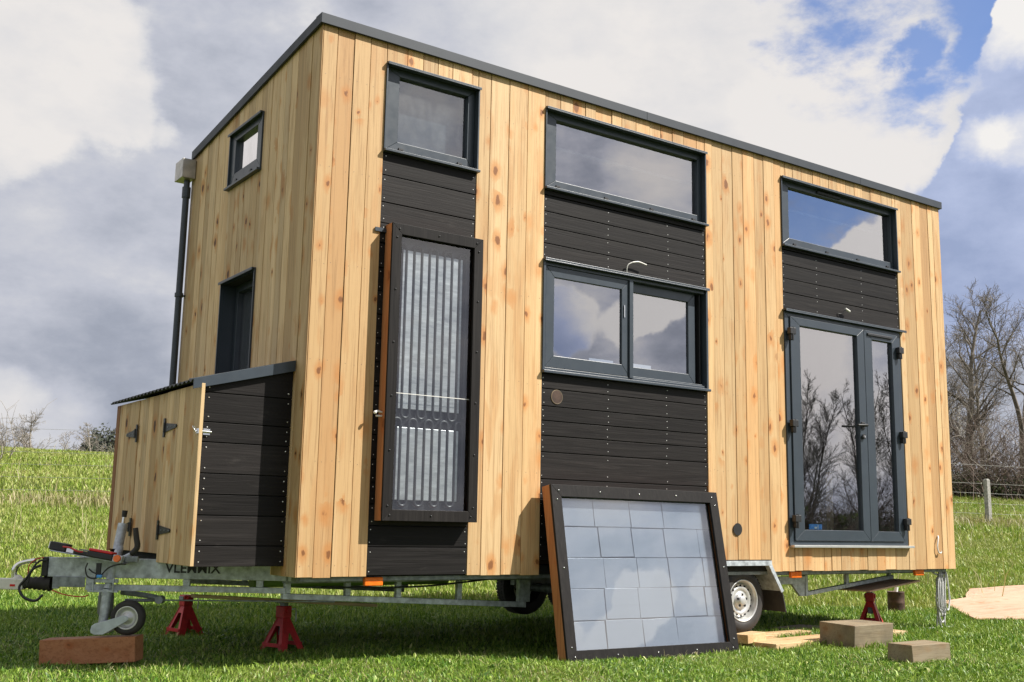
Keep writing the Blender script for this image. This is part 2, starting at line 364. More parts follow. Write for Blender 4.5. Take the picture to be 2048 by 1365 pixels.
# grass blades
def grass_mat(name, stops, trans=0.18, patch=None):
    M = Mat(name); r = M.rnd()
    c = M.ramp(r, stops)
    if patch:
        n = M.noise(M.coord(), patch[0], 5, 0.6)
        c = M.mix(M.math('MULTIPLY', M.step(n, patch[1], patch[2]), patch[4]), c, patch[3])
    M.set(Base_Color=c, Roughness=0.45, Specular_IOR_Level=0.35)
    tl = M.n.new('ShaderNodeBsdfTranslucent'); M.l.new(M.mix(1.0, c, (1.0, 1.15, 0.55), 'MULTIPLY'), tl.inputs[0])
    mx = M.n.new('ShaderNodeMixShader'); mx.inputs[0].default_value = trans
    M.l.new(M.b.outputs[0], mx.inputs[1]); M.l.new(tl.outputs[0], mx.inputs[2]); M.l.new(mx.outputs[0], M.n['Material Output'].inputs[0])
    return M.m
GREENS = [(0.0, (0.045, 0.115, 0.012)), (0.3, (0.09, 0.20, 0.016)), (0.55, (0.17, 0.29, 0.028)), (0.8, (0.265, 0.375, 0.05)), (0.93, (0.36, 0.47, 0.10)), (1.0, (0.50, 0.50, 0.22))]
MT['grass'] = grass_mat('lawn_grass', GREENS, patch=(1.6, 0.47, 0.66, (0.28, 0.36, 0.07), 0.45))
MT['meadow'] = grass_mat('meadow_grass', [(0.0, (0.14, 0.22, 0.022)), (0.4, (0.225, 0.32, 0.038)), (0.75, (0.315, 0.39, 0.07)), (0.92, (0.42, 0.41, 0.14)), (1.0, (0.52, 0.45, 0.25))], patch=(0.5, 0.45, 0.63, (0.38, 0.38, 0.13), 0.5))
MT['straw'] = grass_mat('dead_grass', [(0.0, (0.26, 0.24, 0.10)), (0.5, (0.38, 0.33, 0.17)), (1.0, (0.50, 0.43, 0.27))], trans=0.25)
MT['hedge'] = grass_mat('hedge_leaf', [(0.0, (0.03, 0.05, 0.012)), (0.5, (0.06, 0.09, 0.02)), (1.0, (0.10, 0.14, 0.03))], trans=0.2)
MT['fir'] = plain('dark_fir_foliage', (0.035, 0.042, 0.025), 0.8, 0, 0.4, 3)
MT['scrub'] = plain('bramble_stems', (0.13, 0.095, 0.075), 0.9, 0, 0.4, 3)
M = Mat('field_ground')
n1 = M.noise(M.coord(), 0.22, 6, 0.6); n2 = M.noise(M.coord(), 7, 6, 0.7)
c1 = M.ramp(n2, [(0.3, (0.03, 0.045, 0.010)), (0.5, (0.06, 0.085, 0.018)), (0.72, (0.11, 0.13, 0.035))])
c2 = M.ramp(n2, [(0.3, (0.10, 0.09, 0.035)), (0.7, (0.26, 0.23, 0.10))])
M.set(Base_Color=M.mix(M.step(n1, 0.5, 0.68), c1, c2), Roughness=0.95, Specular_IOR_Level=0.1); M.bump(n2, 0.8, 0.05)
MT['ground'] = M.m

# ---------------------------------------------------------------- mesh helpers
IDN = Matrix.Identity(4)
class MB:
    def __init__(s, T=None):
        s.v = []; s.f = []; s.mi = []; s.sm = []; s.T = T; s.cur = 0
    def add(s, verts, faces, smooth=False, M=None):
        o = len(s.v); flip = (s.T is not None and s.T.determinant() < 0) != (M is not None and M.determinant() < 0)
        for p in verts:
            p = Vector(p)
            if M is not None: p = M @ p
            if s.T is not None: p = s.T @ p
            s.v.append(p[:])
        for i, f in enumerate(faces):
            s.f.append([o+k for k in (reversed(f) if flip else f)]); s.mi.append(s.cur); s.sm.append(smooth if isinstance(smooth, bool) else smooth[i])
        return s
    def box(s, x0, x1, y0, y1, z0, z1, M=None):
        v = [(x, y, z) for z in (z0, z1) for y in (y0, y1) for x in (x0, x1)]
        return s.add(v, [(0, 2, 3, 1), (4, 5, 7, 6), (0, 1, 5, 4), (2, 6, 7, 3), (0, 4, 6, 2), (1, 3, 7, 5)], M=M)
    def prism(s, poly, y0, y1, M=None):
        """poly in x-z, extruded along y"""
        n = len(poly)
        v = [(x, y0, z) for x, z in poly] + [(x, y1, z) for x, z in poly]
        f = [tuple(range(n)), tuple(range(2*n-1, n-1, -1))] + [(i, i+n, (i+1) % n+n, (i+1) % n) for i in range(n)]
        return s.add(v, f, M=M)
    def hexa(s, p):
        """eight corners: bottom ring of four, then top ring of four"""
        return s.add(p, [(3, 2, 1, 0), (4, 5, 6, 7), (0, 1, 5, 4), (1, 2, 6, 5), (2, 3, 7, 6), (3, 0, 4, 7)])
    def cyl(s, a, b, r, r2=None, n=20, cap=True, M=None):
        a, b = Vector(a), Vector(b); r2 = r if r2 is None else r2
        d = (b-a).normalized(); x = d.orthogonal().normalized(); y = d.cross(x)
        ring = lambda c, q: [c + (x*math.cos(t)+y*math.sin(t))*q for t in [2*math.pi*i/n for i in range(n)]]
        s.add(ring(a, r)+ring(b, r2), [(i, (i+1) % n, (i+1) % n+n, i+n) for i in range(n)], True, M)
        if cap:
            s.add(ring(a, r), [tuple(range(n-1, -1, -1))], False, M); s.add(ring(b, r2), [tuple(range(n))], False, M)
        return s
    def lathe(s, prof, n=40, M=None, axis='y'):
        """prof: (radius, along) pairs, revolved about the axis"""
        v = []; f = []
        for r, h in prof:
            for i in range(n):
                t = 2*math.pi*i/n; c, q = math.cos(t)*r, math.sin(t)*r
                v.append((c, h, q) if axis == 'y' else (c, q, h))
        for k in range(len(prof)-1):
            for i in range(n):
                j = (i+1) % n; f.append((k*n+i, k*n+j, (k+1)*n+j, (k+1)*n+i))
        return s.add(v, f, True, M)
    def tube(s, pts, r, n=8, cap=True, M=None):
        pts = [Vector(p) for p in pts]; R = r if isinstance(r, (list, tuple)) else [r]*len(pts)
        if 3 <= len(pts) <= 8 and (n >= 12 or (n >= 8 and not isinstance(r, (list, tuple)))):   # round off the bends
            E = [pts[0]*2-pts[1]]+pts+[pts[-1]*2-pts[-2]]; P_ = []; Q_ = []
            for i in range(1, len(E)-2):
                a, b, c, d = E[i-1:i+3]
                for k in range(5):
                    t = k/5; P_.append(0.5*(2*b+(c-a)*t+(2*a-5*b+4*c-d)*t*t+(3*b-a-3*c+d)*t**3)); Q_.append(R[i-1]+(R[i]-R[i-1])*t)
            pts, R = P_+[pts[-1]], Q_+[R[-1]]
        v = []; f = []; x = None
        for i, p in enumerate(pts):
            d = (pts[min(i+1, len(pts)-1)]-pts[max(i-1, 0)]).normalized()
            if x is None: x = d.orthogonal().normalized()
            else:
                x = (x-d*x.dot(d))
                x = x.normalized() if x.length > 1e-6 else d.orthogonal().normalized()
            y = d.cross(x)
            for k in range(n):
                t = 2*math.pi*k/n; v.append(p+(x*math.cos(t)+y*math.sin(t))*R[i])
        for i in range(len(pts)-1):
            for k in range(n):
                j = (k+1) % n; f.append((i*n+k, i*n+j, (i+1)*n+j, (i+1)*n+k))
        s.add(v, f, True, M)
        if cap: s.add(v[:n], [tuple(range(n-1, -1, -1))], False, M); s.add(v[-n:], [tuple(range(n))], False, M)
        return s
    def ball(s, c, r, n=10, M=None, sc=(1, 1, 1)):
        c = Vector(c); v = []; f = []
        for i in range(n//2+1):
            ph = math.pi*i/(n//2)
            for k in range(n):
                t = 2*math.pi*k/n; v.append(c+Vector((math.sin(ph)*math.cos(t)*r*sc[0], math.sin(ph)*math.sin(t)*r*sc[1], math.cos(ph)*r*sc[2])))
        for i in range(n//2):
            for k in range(n):
                j = (k+1) % n; f.append((i*n+k, (i+1)*n+k, (i+1)*n+j, i*n+j))
        return s.add(v, f, True, M)
    def build(s, name, mats, parent=None, bevel=0.0, label=None):
        me = bpy.data.meshes.new(name); me.from_pydata(s.v, [], s.f)
        mats = mats if isinstance(mats, (list, tuple)) else [mats]
        for q in mats: me.materials.append(MT[q] if isinstance(q, str) else q)
        me.polygons.foreach_set('material_index', s.mi); me.polygons.foreach_set('use_smooth', s.sm); me.update()
        o = bpy.data.objects.new(name, me); COL.objects.link(o)
        if bevel:
            b = o.modifiers.new('bevel', 'BEVEL'); b.width = bevel; b.segments = 2; b.limit_method = 'ANGLE'; b.angle_limit = math.radians(40)
            b.harden_normals = False
        if parent is not None:
            o.parent = parent; W = world_loc(parent)
            if not parent.get('_local'): o.matrix_parent_inverse = Matrix.Translation(-W)
        if label: o['label'] = label
        return o
def world_loc(o):
    v = Vector((0, 0, 0))
    if o.parent is None: v = o.location.copy()
    return v
def tag(o, label=None, cat=None, group=None, kind=None):
    for k, v in (('label', label), ('category', cat), ('group', group), ('kind', kind)):
        if v: o[k] = v
    return o
def thing(name, label, cat, loc, rz=None, group=None):
    """rz None: parts are given in world coordinates; rz a number: parts are given in the thing's own frame"""
    o = bpy.data.objects.new(name, None); COL.objects.link(o); o.location = loc; o.empty_display_size = 0.2
    if rz is not None: o.rotation_euler = (0, 0, rz); LOCAL.add(o.name)
    return tag(o, label, cat, group)
LOCAL = set()
_b = MB.build
def build(s, name, mats, parent=None, bevel=0.0, label=None):
    o = _b(s, name, mats, None, bevel, label)
    if parent is not None:
        root = parent
        while root.parent is not None: root = root.parent
        o.parent = parent
        if root.type == 'EMPTY' and root.name not in LOCAL and parent is root:
            o.matrix_parent_inverse = Matrix.Translation(-root.location)
    return o
MB.build = build
def dup(root, loc, rz=0.0, **kw):
    r = root.copy(); COL.objects.link(r); r.location = loc; r.rotation_euler = (0, 0, rz)
    LOCAL.add(r.name)
    for k, v in kw.items(): r[k] = v
    for ch in list(root.children):
        c = ch.copy(); COL.objects.link(c); c.parent = r
        for g in ch.children:
            d = g.copy(); COL.objects.link(d); d.parent = c
    return r
FRONT = Matrix.Identity(4)                                   # (u, w inward, z) on the long front
END = Matrix(((0, 1, 0, 0), (1, 0, 0, 0), (0, 0, 1, 0), (0, 0, 0, 1)))   # the same on the short end: u -> y, w -> x
GZ = -0.53                                                   # ground level round the trailer

# ---------------------------------------------------------------- terrain
HF = Vector((math.sin(YAW), math.cos(YAW))); HR = Vector((math.cos(YAW), -math.sin(YAW)))
def st(x, y):
    dx, dy = x-CAM.x, y-CAM.y
    return dx*HF.x+dy*HF.y, dx*HR.x+dy*HR.y
def xy(s, t): return CAM.x+HF.x*s+HR.x*t, CAM.y+HF.y*s+HR.y*t
def bumpn(x, y):
    return 0.5*math.sin(x*0.9+1.3*math.sin(y*0.7))+0.3*math.sin(y*1.7+x*0.6+2.0)+0.2*math.sin(x*3.1-y*2.3)
def height(x, y):
    s, t = st(x, y)
    a = max(-0.6, min(0.6, t/max(s, 6.0)))
    k = 0.1187+(0.0700-0.1187)*(a+0.43)/0.88
    d = s-12.6
    r = 0.0
    if d > -2:
        q = d+2
        r = q*q/8 if q < 4 else q-2
    crest = 29.4+3.0*math.sin(t*0.12)
    if r > crest: r = crest+(r-crest)*(0.20 if a < 0 else 0.15)
    h = GZ+k*r
    far = min(1.0, max(0.0, (s-12)/12))
    h += 0.05*bumpn(x*0.8, y*0.8)*far+0.012*bumpn(x*2, y*2)*(1-far)*(1 if abs(s) < 400 else 0)
    return h

def ground_mesh():
    n = 150
    def ax(c):
        out = []
        for i in range(-n, n+1):
            q = i/n; out.append(c+22*q+880*q**5*(1 if abs(q) > 0 else 0))
        return out
    xs, ys = ax(2.0), ax(4.0)
    v = [(x, y, height(x, y)) for y in ys for x in xs]
    w = len(xs); f = [(j*w+i, j*w+i+1, (j+1)*w+i+1, (j+1)*w+i) for j in range(len(ys)-1) for i in range(w-1)]
    b = MB(); b.v = v; b.f = f; b.mi = [0]*len(f); b.sm = [True]*len(f)
    tag(b.build('ground', 'ground'), kind='structure')
ground_mesh()

def blades(name, S, T, H, mat, seed, width=0.005, lean=0.5, tuft=None, exclude=None, seg=2):
    """S, T: arrays of positions in camera-aligned ground coordinates; H: blade heights"""
    rng = np.random.default_rng(seed); n = len(S)
    X = CAM.x+HF.x*S+HR.x*T; Y = CAM.y+HF.y*S+HR.y*T
    if exclude is not None:
        k = exclude(X, Y); X, Y, H = X[k], Y[k], H[k]; n = len(X)
    # height on a coarse grid then bilinear
    gx = np.linspace(X.min()-.1, X.max()+.1, 160); gy = np.linspace(Y.min()-.1, Y.max()+.1, 160)
    G = np.array([[height(a, b) for a in gx] for b in gy])
    fx = (X-gx[0])/(gx[1]-gx[0]); fy = (Y-gy[0])/(gy[1]-gy[0]); ix = fx.astype(int); iy = fy.astype(int); ax = fx-ix; ay = fy-iy
    Z = G[iy, ix]*(1-ax)*(1-ay)+G[iy, ix+1]*ax*(1-ay)+G[iy+1, ix]*(1-ax)*ay+G[iy+1, ix+1]*ax*ay - 0.01
    az = rng.uniform(0, 2*np.pi, n); ld = rng.uniform(0, 2*np.pi, n); L = rng.uniform(0.1, 1, n)*lean
    wd = width*rng.uniform(0.6, 1.4, n)*(H/np.mean(H))**0.4
    cx, cy = np.cos(az)*wd/2, np.sin(az)*wd/2
    dx, dy = np.cos(ld)*L*H, np.sin(ld)*L*H
    V_ = np.empty((n, 5, 3), np.float32)
    V_[:, 0] = np.stack([X-cx, Y-cy, Z], 1); V_[:, 1] = np.stack([X+cx, Y+cy, Z], 1)
    mz = H*0.6; V_[:, 2] = np.stack([X+cx*.8+dx*.35, Y+cy*.8+dy*.35, Z+mz], 1); V_[:, 3] = np.stack([X-cx*.8+dx*.35, Y-cy*.8+dy*.35, Z+mz], 1)
    V_[:, 4] = np.stack([X+dx, Y+dy, Z+H*np.sqrt(np.clip(1-(L*0.8)**2, .15, 1))], 1)
    me = bpy.data.meshes.new(name); me.vertices.add(n*5); me.vertices.foreach_set('co', V_.ravel())
    idx = np.arange(n)[:, None]*5
    loops = np.concatenate([idx+np.array([[0, 1, 2, 3]]), idx+np.array([[3, 2, 4]])], 1).astype(np.int32).ravel()
    me.loops.add(n*7); me.loops.foreach_set('vertex_index', loops)
    me.polygons.add(n*2)
    ls = (np.arange(n)[:, None]*7+np.array([[0, 4]])).astype(np.int32).ravel()
    me.polygons.foreach_set('loop_start', ls)
    me.materials.append(MT[mat]); me.update(calc_edges=True); me.validate()
    o = bpy.data.objects.new(name, me); COL.objects.link(o)
    return o
rng = np.random.default_rng(5)
def field(s0, s1, dens, tmax=0.62, tpad=0.8):
    area = (s1-s0)*(s0+s1)*tmax+2*tpad*(s1-s0); n = int(area*dens)
    S = rng.uniform(s0, s1, n*2); T = rng.uniform(-1, 1, n*2)*(s1*tmax+tpad); k = np.abs(T) < S*tmax+tpad
    return S[k][:n], T[k][:n]
def clumpy(S, T, f=1.0):
    return 0.5+0.5*np.sin(S*2.3*f+1.7*np.sin(T*1.9*f))*np.sin(T*2.9*f+1.1*np.sin(S*1.3*f))
def gjoin(parts):
    S = np.concatenate([p[0] for p in parts]); T = np.concatenate([p[1] for p in parts]); return S, T
CLEAR = []                                     # footprints of the things lying on the grass: (x, y, turn, length, width)
SHEET = [(7.25, .34), (7.85, .12), (9.6, .9), (11.4, 2.2), (10.5, 2.45), (9.3, 1.75), (8.75, 1.66), (8.2, 1.15)]
BLOCKS = {
 'large': (4.39, -.47, .02, .46, .32), 'small': (3.98, -1.30, -.02, .41, .19), 'behind': (5.05, -.10, .05, .62, .30), 'shade': (4.9, .55, .2, .55, .22),
 'bottom': (3.72, .02, .03, .75, .30), 'right': (4.25, .15, .02, .62, .12), 'wide': (4.08, -.20, .10, 1.0, .27)}
def not_on(X, Y):
    k = np.ones(len(X), bool)
    for (x, y, rz, lx, ly) in BLOCKS.values():
        dx, dy = X-x, Y-y; a = dx*math.cos(rz)+dy*math.sin(rz); c = -dx*math.sin(rz)+dy*math.cos(rz)
        k &= ~((np.abs(a) < lx/2-.01) & (np.abs(c) < ly/2-.01))
    ins = np.zeros(len(X), bool); n_ = len(SHEET)
    for i in range(n_):
        (x1, y1), (x2, y2) = SHEET[i], SHEET[(i+1) % n_]
        c = ((y1 > Y) != (y2 > Y)) & (X < (x2-x1)*(Y-y1)/((y2-y1) or 1e-9)+x1); ins ^= c
    return k & ~ins
S1_, T1_ = field(5.2, 8.2, 8200); S2_, T2_ = field(8.2, 12.0, 2600)
H1 = (0.014+0.024*rng.random(len(S1_))+0.040*clumpy(S1_, T1_, 1.6)*rng.random(len(S1_))**3)
o = blades('lawn_grass', S1_, T1_, H1, 'grass', 1, 0.0046, 1.4, exclude=not_on); tag(o, 'short sunlit and shaded lawn grass round the trailer', 'grass', kind='stuff')
H2 = (0.03+0.05*rng.random(len(S2_)))
o = blades('lawn_grass', S2_, T2_, H2, 'grass', 2, 0.0068, 1.2, exclude=not_on); tag(o, 'lawn grass beneath and just behind the trailer', 'grass', kind='stuff')
S3_, T3_ = field(12.0, 22.0, 1000); H3 = 0.035+0.055*rng.random(len(S3_))+0.05*clumpy(S3_, T3_, .5)*rng.random(len(S3_))
o = blades('meadow_grass', S3_, T3_, H3, 'meadow', 3, 0.010, 1.0, exclude=not_on); tag(o, 'longer meadow grass rising behind the trailer', 'grass', kind='stuff')
S4_, T4_ = field(22.0, 46.0, 260); H4 = 0.05+0.10*rng.random(len(S4_))
o = blades('meadow_grass', S4_, T4_, H4, 'meadow', 4, 0.020, 0.9); tag(o, 'distant meadow grass up to the crest and hedge', 'grass', kind='stuff')
# broad-leaved weeds and long dry stalks
S5_, T5_ = field(5.2, 9.0, 260); o = blades('broad_leaf_weeds', S5_, T5_, 0.025+0.035*rng.random(len(S5_)), 'grass', 6, 0.014, 1.6, exclude=not_on)
tag(o, 'broad leaved weeds and clover mixed in the lawn', 'weeds', kind='stuff')
# dry grass along the fence line and at its foot
FL = Vector(xy(21.5, -9.25)); FR = Vector(xy(27.2, 11.95)); FD = (FR-FL).normalized(); FN = Vector((-FD.y, FD.x))
nq = 15000; al = rng.uniform(-4, (FR-FL).length+5, nq); off = rng.normal(0, 0.55, nq)
PX = FL.x+FD.x*al+FN.x*off; PY = FL.y+FD.y*al+FN.y*off
SS = (PX-CAM.x)*HF.x+(PY-CAM.y)*HF.y; TT = (PX-CAM.x)*HR.x+(PY-CAM.y)*HR.y
keep = rng.random(nq) < (0.25+0.75*clumpy(SS*0.6, TT*0.6))
o = blades('dry_grass', SS[keep], TT[keep], 0.10+0.22*rng.random(keep.sum()), 'straw', 7, 0.014, 1.15)
tag(o, 'bleached dead grass tufts along the wire fence', 'dry grass', kind='stuff')
S7_, T7_ = field(5.2, 9.5, 260); kk = clumpy(S7_, T7_, 0.9) > .6
o = blades('grass_clippings', S7_[kk], T7_[kk], 0.03+0.05*rng.random(kk.sum()), 'straw', 12, 0.0035, 2.6, exclude=not_on); tag(o, 'dry cut grass lying in patches on the lawn', 'clippings', kind='stuff')
S6_, T6_ = field(13.0, 40.0, 3.0); o = blades('dry_stalks', S6_, T6_, 0.25+0.35*rng.random(len(S6_)), 'straw', 8, 0.010, 0.6)
tag(o, 'thin pale seed stalks standing in the meadow', 'grass stalks', kind='stuff')

# ---------------------------------------------------------------- the tiny house
L, W, H, HR_ = 6.446, 2.36, 3.40, 3.16
random.seed(3)
house = thing('tiny_house', 'larch and black clad tiny house on a twin axle trailer', 'tiny house', (3.2, 1.2, GZ))

C1, C2, C3 = (0.459, 1.169), (1.739, 3.317), (4.205, 5.762)
BOT = lambda a, b: 0.088 if (a > 2.70 and b < 4.0) else 0.0
b = MB()
def vboard(a, c, z0, z1, jit=True):
    d = random.uniform(-0.0025, 0.0035); g = 0.0022
    b.box(a+g, c-g, d, 0.020, z0+(random.uniform(-.004, .004) if jit else 0), z1)
    if c-a > .05:
        b.cur = 1
        zn = z0+.07
        while zn < z1-.02:
            for fx in (.22, .78):
                if z1-z0 < .4 or random.random() < .9:
                    xx, zz = a+(c-a)*fx+random.uniform(-.006, .006), zn+random.uniform(-.008, .008); b.cyl((xx, d-.0008, zz), (xx, d+.001, zz), .0024, n=6)
            zn += .60
        b.cur = 0
def vrun(seams, z0, z1, jit=True):
    for a, c in zip(seams[:-1], seams[1:]): vboard(a, c, BOT(a, c) if z0 is None else z0, z1, jit)
TOPZ = 3.40
vrun([0.0, 0.009], 0.0, TOPZ)
vrun([0.009, .109, .225, .341, .459], None, TOPZ)
vrun([1.169, 1.272, 1.427, 1.584, 1.739], None, TOPZ)
vrun([3.317, 3.397, 3.51, 3.629, 3.747, 3.88, 3.995, 4.12, 4.205], None, TOPZ)
vrun([5.762, 5.844, 6.012, 6.136, 6.26, 6.335, 6.446], None, TOPZ)
vrun([.459, .611, .73, .843, .958, 1.115, 1.169], 3.266, TOPZ, False)
vrun([1.739, 1.874, 1.989, 2.105, 2.201, 2.356, 2.452, 2.594, 2.735, 2.849, 2.969, 3.09, 3.229, 3.317], 3.276, TOPZ, False)
vrun([4.205, 4.268, 4.359, 4.47, 4.618, 4.714, 4.828, 4.942, 5.062, 5.179, 5.289, 5.405, 5.563, 5.719, 5.762], 3.266, TOPZ, False)
bz = [4.205, 4.273, 4.364, 4.481, 4.632, 4.722, 4.841, 4.959, 5.075, 5.189, 5.312, 5.427, 5.574, 5.762]
for a, c in zip(bz[:-1], bz[1:]): vboard(a, c, 0.0, 0.200)
b.build('larch_cladding', ['larch', 'steel_nail'], house, 0.0022)
# black horizontal boards with nail heads
def hrun(x0, x1, zs, nails, name='black_cladding'):
    q = MB()
    for hi, lo in zip(zs[:-1], zs[1:]):
        d = random.uniform(0.003, 0.008)
        q.cur = 0; q.box(x0+.001, x1-.001, d, 0.0285, lo+.0035, hi-.0035)
        q.cur = 1
        if hi-lo > 0.07:
            for nx in nails:
                for nzv in (lo+.028, hi-.028):
                    xx, zz = nx+random.uniform(-.006, .006), nzv+random.uniform(-.006, .006)
                    q.cyl((xx, d-.0012, zz), (xx, d+.001, zz), 0.0030, n=8)
    return q.build(name, ['black', 'white_nail'], house, 0.002)
hrun(*C1, [2.655, 2.505, 2.327, 2.190, 2.06, 1.90, 1.75, 1.60, 1.45, 1.30, 1.15, 1.0, .85, .70, .56, .43, .302, .175, .005], [.477, 1.150])
hrun(*C2, [2.660, 2.622, 2.503, 2.391, 2.271, 2.158], [1.757, 2.33, 2.92, 3.295])
hrun(*C2, [1.352, 1.247, 1.127, 1.027, .925, .813, .632, .50, .36, .22, .09], [1.757, 2.33, 2.90, 3.295])
hrun(*C3, [2.652, 2.629, 2.504, 2.383, 2.263, 2.125], [4.222, 4.64, 5.24, 5.745])
# end wall boards
q = MB(T=END)
ys = [0.022]
while ys[-1] < W-0.12: ys.append(ys[-1]+random.choice((.088, .097, .105, .118, .128)))
ys[-1] = W-0.06; ys.append(W)
S1r, S2r = (0.903, 1.511, 2.686, 3.085), (0.890, 1.511, 1.22, 1.978)
def slope(y): return H-(H-HR_)*y/W
for a, c in zip(ys[:-1], ys[1:]):
    cuts = [(a, c)]
    for e in (S1r[0], S1r[1]):
        cuts = [x for (p, r_) in cuts for x in (([(p, e), (e, r_)]) if p+0.004 < e < r_-0.004 else [(p, r_)])]
    for p, r_ in cuts:
        if r_-p < .004: continue
        mid = (p+r_)/2; d = random.uniform(-0.002, 0.003)
        inS = S1r[0] < mid < S1r[1]
        g0 = .0016 if abs(p-a) < 1e-6 else 0.0005; g1 = .0016 if abs(r_-c) < 1e-6 else 0.0005
        zs = [(0.0, S2r[2]), (S2r[3]+.012, S1r[2]-.012), (S1r[3]+.012, None)] if inS else [(0.0, None)]
        for z0, z1 in zs:
            if z1 is None:
                q.prism([(p+g0, z0), (r_-g1, z0), (r_-g1, slope(r_)), (p+g0, slope(p))], d, 0.020)
            else: q.box(p+g0, r_-g1, d, 0.020, z0, z1)
q.build('larch_end_cladding', 'larch_end_brightened', house, 0.002)

# wall core with openings, interior
def wall(mb, u0, u1, z0, z1, holes, w0, w1):
    us = sorted({u0, u1, *[h[0] for h in holes], *[h[1] for h in holes]}); zs = sorted({z0, z1, *[h[2] for h in holes], *[h[3] for h in holes]})
    for a, c in zip(us[:-1], us[1:]):
        run = None
        for e, g in zip(zs[:-1], zs[1:]):
            inside = any(h[0] <= (a+c)/2 <= h[1] and h[2] <= (e+g)/2 <= h[3] for h in holes)
            if inside:
                if run: mb.box(a, c, w0, w1, *run); run = None
            else: run = (run[0], g) if run else (e, g)
        if run: mb.box(a, c, w0, w1, *run)
Wn = {'W1': (.463, 1.165, 2.668, 3.246), 'W2': (1.744, 3.312, 2.672, 3.256), 'W3': (1.744, 3.312, 1.366, 2.144), 'W4': (4.210, 5.757, 2.664, 3.246), 'D': (4.219, 5.726, .222, 2.098)}
q = MB(); wall(q, 0.022, L-.004, 0.10, 3.385, list(Wn.values()), 0.030, 0.15)
wall(q, 0.022, L-.004, 0.10, 3.15, [(3.95, 4.37, 1.80, 1.965), (4.51, 4.88, 1.80, 1.965)], W-.12, W-.002)
q2 = MB(T=END); wall(q2, 0.151, W-.121, 0.10, 3.15, [S1r, S2r], 0.0215, 0.14)
q.v += q2.v; o_ = len(q.v)-len(q2.v); q.f += [[o_+i for i in f] for f in q2.f]; q.mi += q2.mi; q.sm += q2.sm
q.box(L-.12, L-.004, .151, W-.121, .10, 3.15)
q.build('wall_frame', 'wall_core', house)
# far-side and right-hand cladding, simple boards
q = MB(); x = 0.0
while x < L-0.01:
    x2 = min(L, x+random.uniform(.10, .15))
    for z0, z1 in ([(0, 1.79), (2.02, 3.15)] if 3.90 < (x+x2)/2 < 4.95 else [(0, 3.15)]): q.box(x+.002, x2-.002, W, W+.02, z0, z1)
    x = x2
y = 0.02
while y < W-.01:
    y2 = min(W, y+random.uniform(.10, .15)); q.prism([(y+.002, 0), (y2-.002, 0), (y2-.002, slope(y2)), (y+.002, slope(y))], L-.003, L+.017, M=END); y = y2
q.build('larch_back_cladding', 'larch', house)
q = MB(); q.box(.13, L-.125, .155, W-.125, .06, .12); q.build('floor', 'interior', house)
q = MB(); q.box(.15, L-.13, .152, W-.122, 3.04, 3.06); q.box(.145, .15, .152, W-.122, .12, 3.04)
wall(q, .15, L-.13, .12, 3.04, [(3.95, 4.37, 1.80, 1.965), (4.51, 4.88, 1.80, 1.965)], W-.135, W-.124)
q.box(L-.135, L-.126, .152, W-.135, .12, 3.04)
q.build('interior_lining', 'plaster', house)
q = MB(); q.box(4.0, 5.03, .92, .95, .141, .76); q.box(4.0, 6.28, .95, 1.24, .12, .14); q.build('interior_board', 'interior', house)
q = MB(); q.box(5.02, 5.06, .24, .28, .125, .82); q.build('interior_post', 'pale_timber', house)
q = MB(); q.box(4.45, 4.85, .45, .75, .122, .42); q.box(4.42, 4.88, .43, .77, .42, .44); q.box(5.0, 5.35, .9, 1.15, .14, .34); q.build('tool_case', 'plastic', house, .01)
q = MB(); q.box(.151, 2.9, .153, 2.2, 2.25, 2.33); q.build('loft_floor', 'interior', house)
# roof
q = MB(); q.hexa([(-.01, -.01, 3.41), (L+.01, -.01, 3.41), (L+.01, W+.03, 3.165), (-.01, W+.03, 3.165), (-.01, -.01, 3.43), (L+.01, -.01, 3.43), (L+.01, W+.03, 3.185), (-.01, W+.03, 3.185)])
roof = q.build('roof', 'fascia', house)
q = MB()
cuts = [-.022, 2.685, 5.241, L+.02]
for a, c in zip(cuts[:-1], cuts[1:]):
    q.box(a+.0008, c-.0008, -.026, -.006, 3.386, 3.452); q.box(a+.0008, c-.0008, -.006, .06, 3.444, 3.452)
for X0, X1 in ((-.0225, -.006), (L+.006, L+.0205)):
    q.hexa([(X0, -.0255, 3.3865), (X1, -.0255, 3.3865), (X1, W-.008, 3.136), (X0, W-.008, 3.136), (X0, -.0255, 3.4515), (X1, -.0255, 3.4515), (X1, W-.008, 3.206), (X0, W-.008, 3.206)])
q.build('roof_fascia', 'fascia', roof, 0.0015)
q = MB(); q.cyl((3.23, .25, 3.40), (3.23, .25, 3.50), .045); q.cyl((3.23, .25, 3.50), (3.23, .25, 3.512), .075, .07); q.cyl((3.23, .25, 3.52), (3.23, .25, 3.545), .078, .055)
q.cyl((3.23, .25, 3.508), (3.23, .25, 3.522), .05)
q.build('flue_cap', 'galv_dull', roof)
# gutter box and downpipe
q = MB(); q.box(-.110, -.004, W-.080, W+.105, 2.965, 3.120); gb = q.build('gutter_box', 'gutter', house, .003)
q = MB(); q.cyl((-.045, W-.008, .35), (-.045, W-.008, 2.90), .0255); q.cyl((-.045, W-.008, 2.82), (-.045, W-.008, 2.905), .033); q.cyl((-.045, W-.008, 2.905), (-.045, W-.008, 2.961), .024)
q.build('downpipe', 'anthracite', house)
q = MB(); q.cyl((-.045, W-.008, 2.02), (-.045, W-.008, 2.05), .033); q.cyl((-.03, W+.03, 2.035), (.004, W-.01, 2.035), .008, n=8); q.build('pipe_clip', 'anthracite', house)

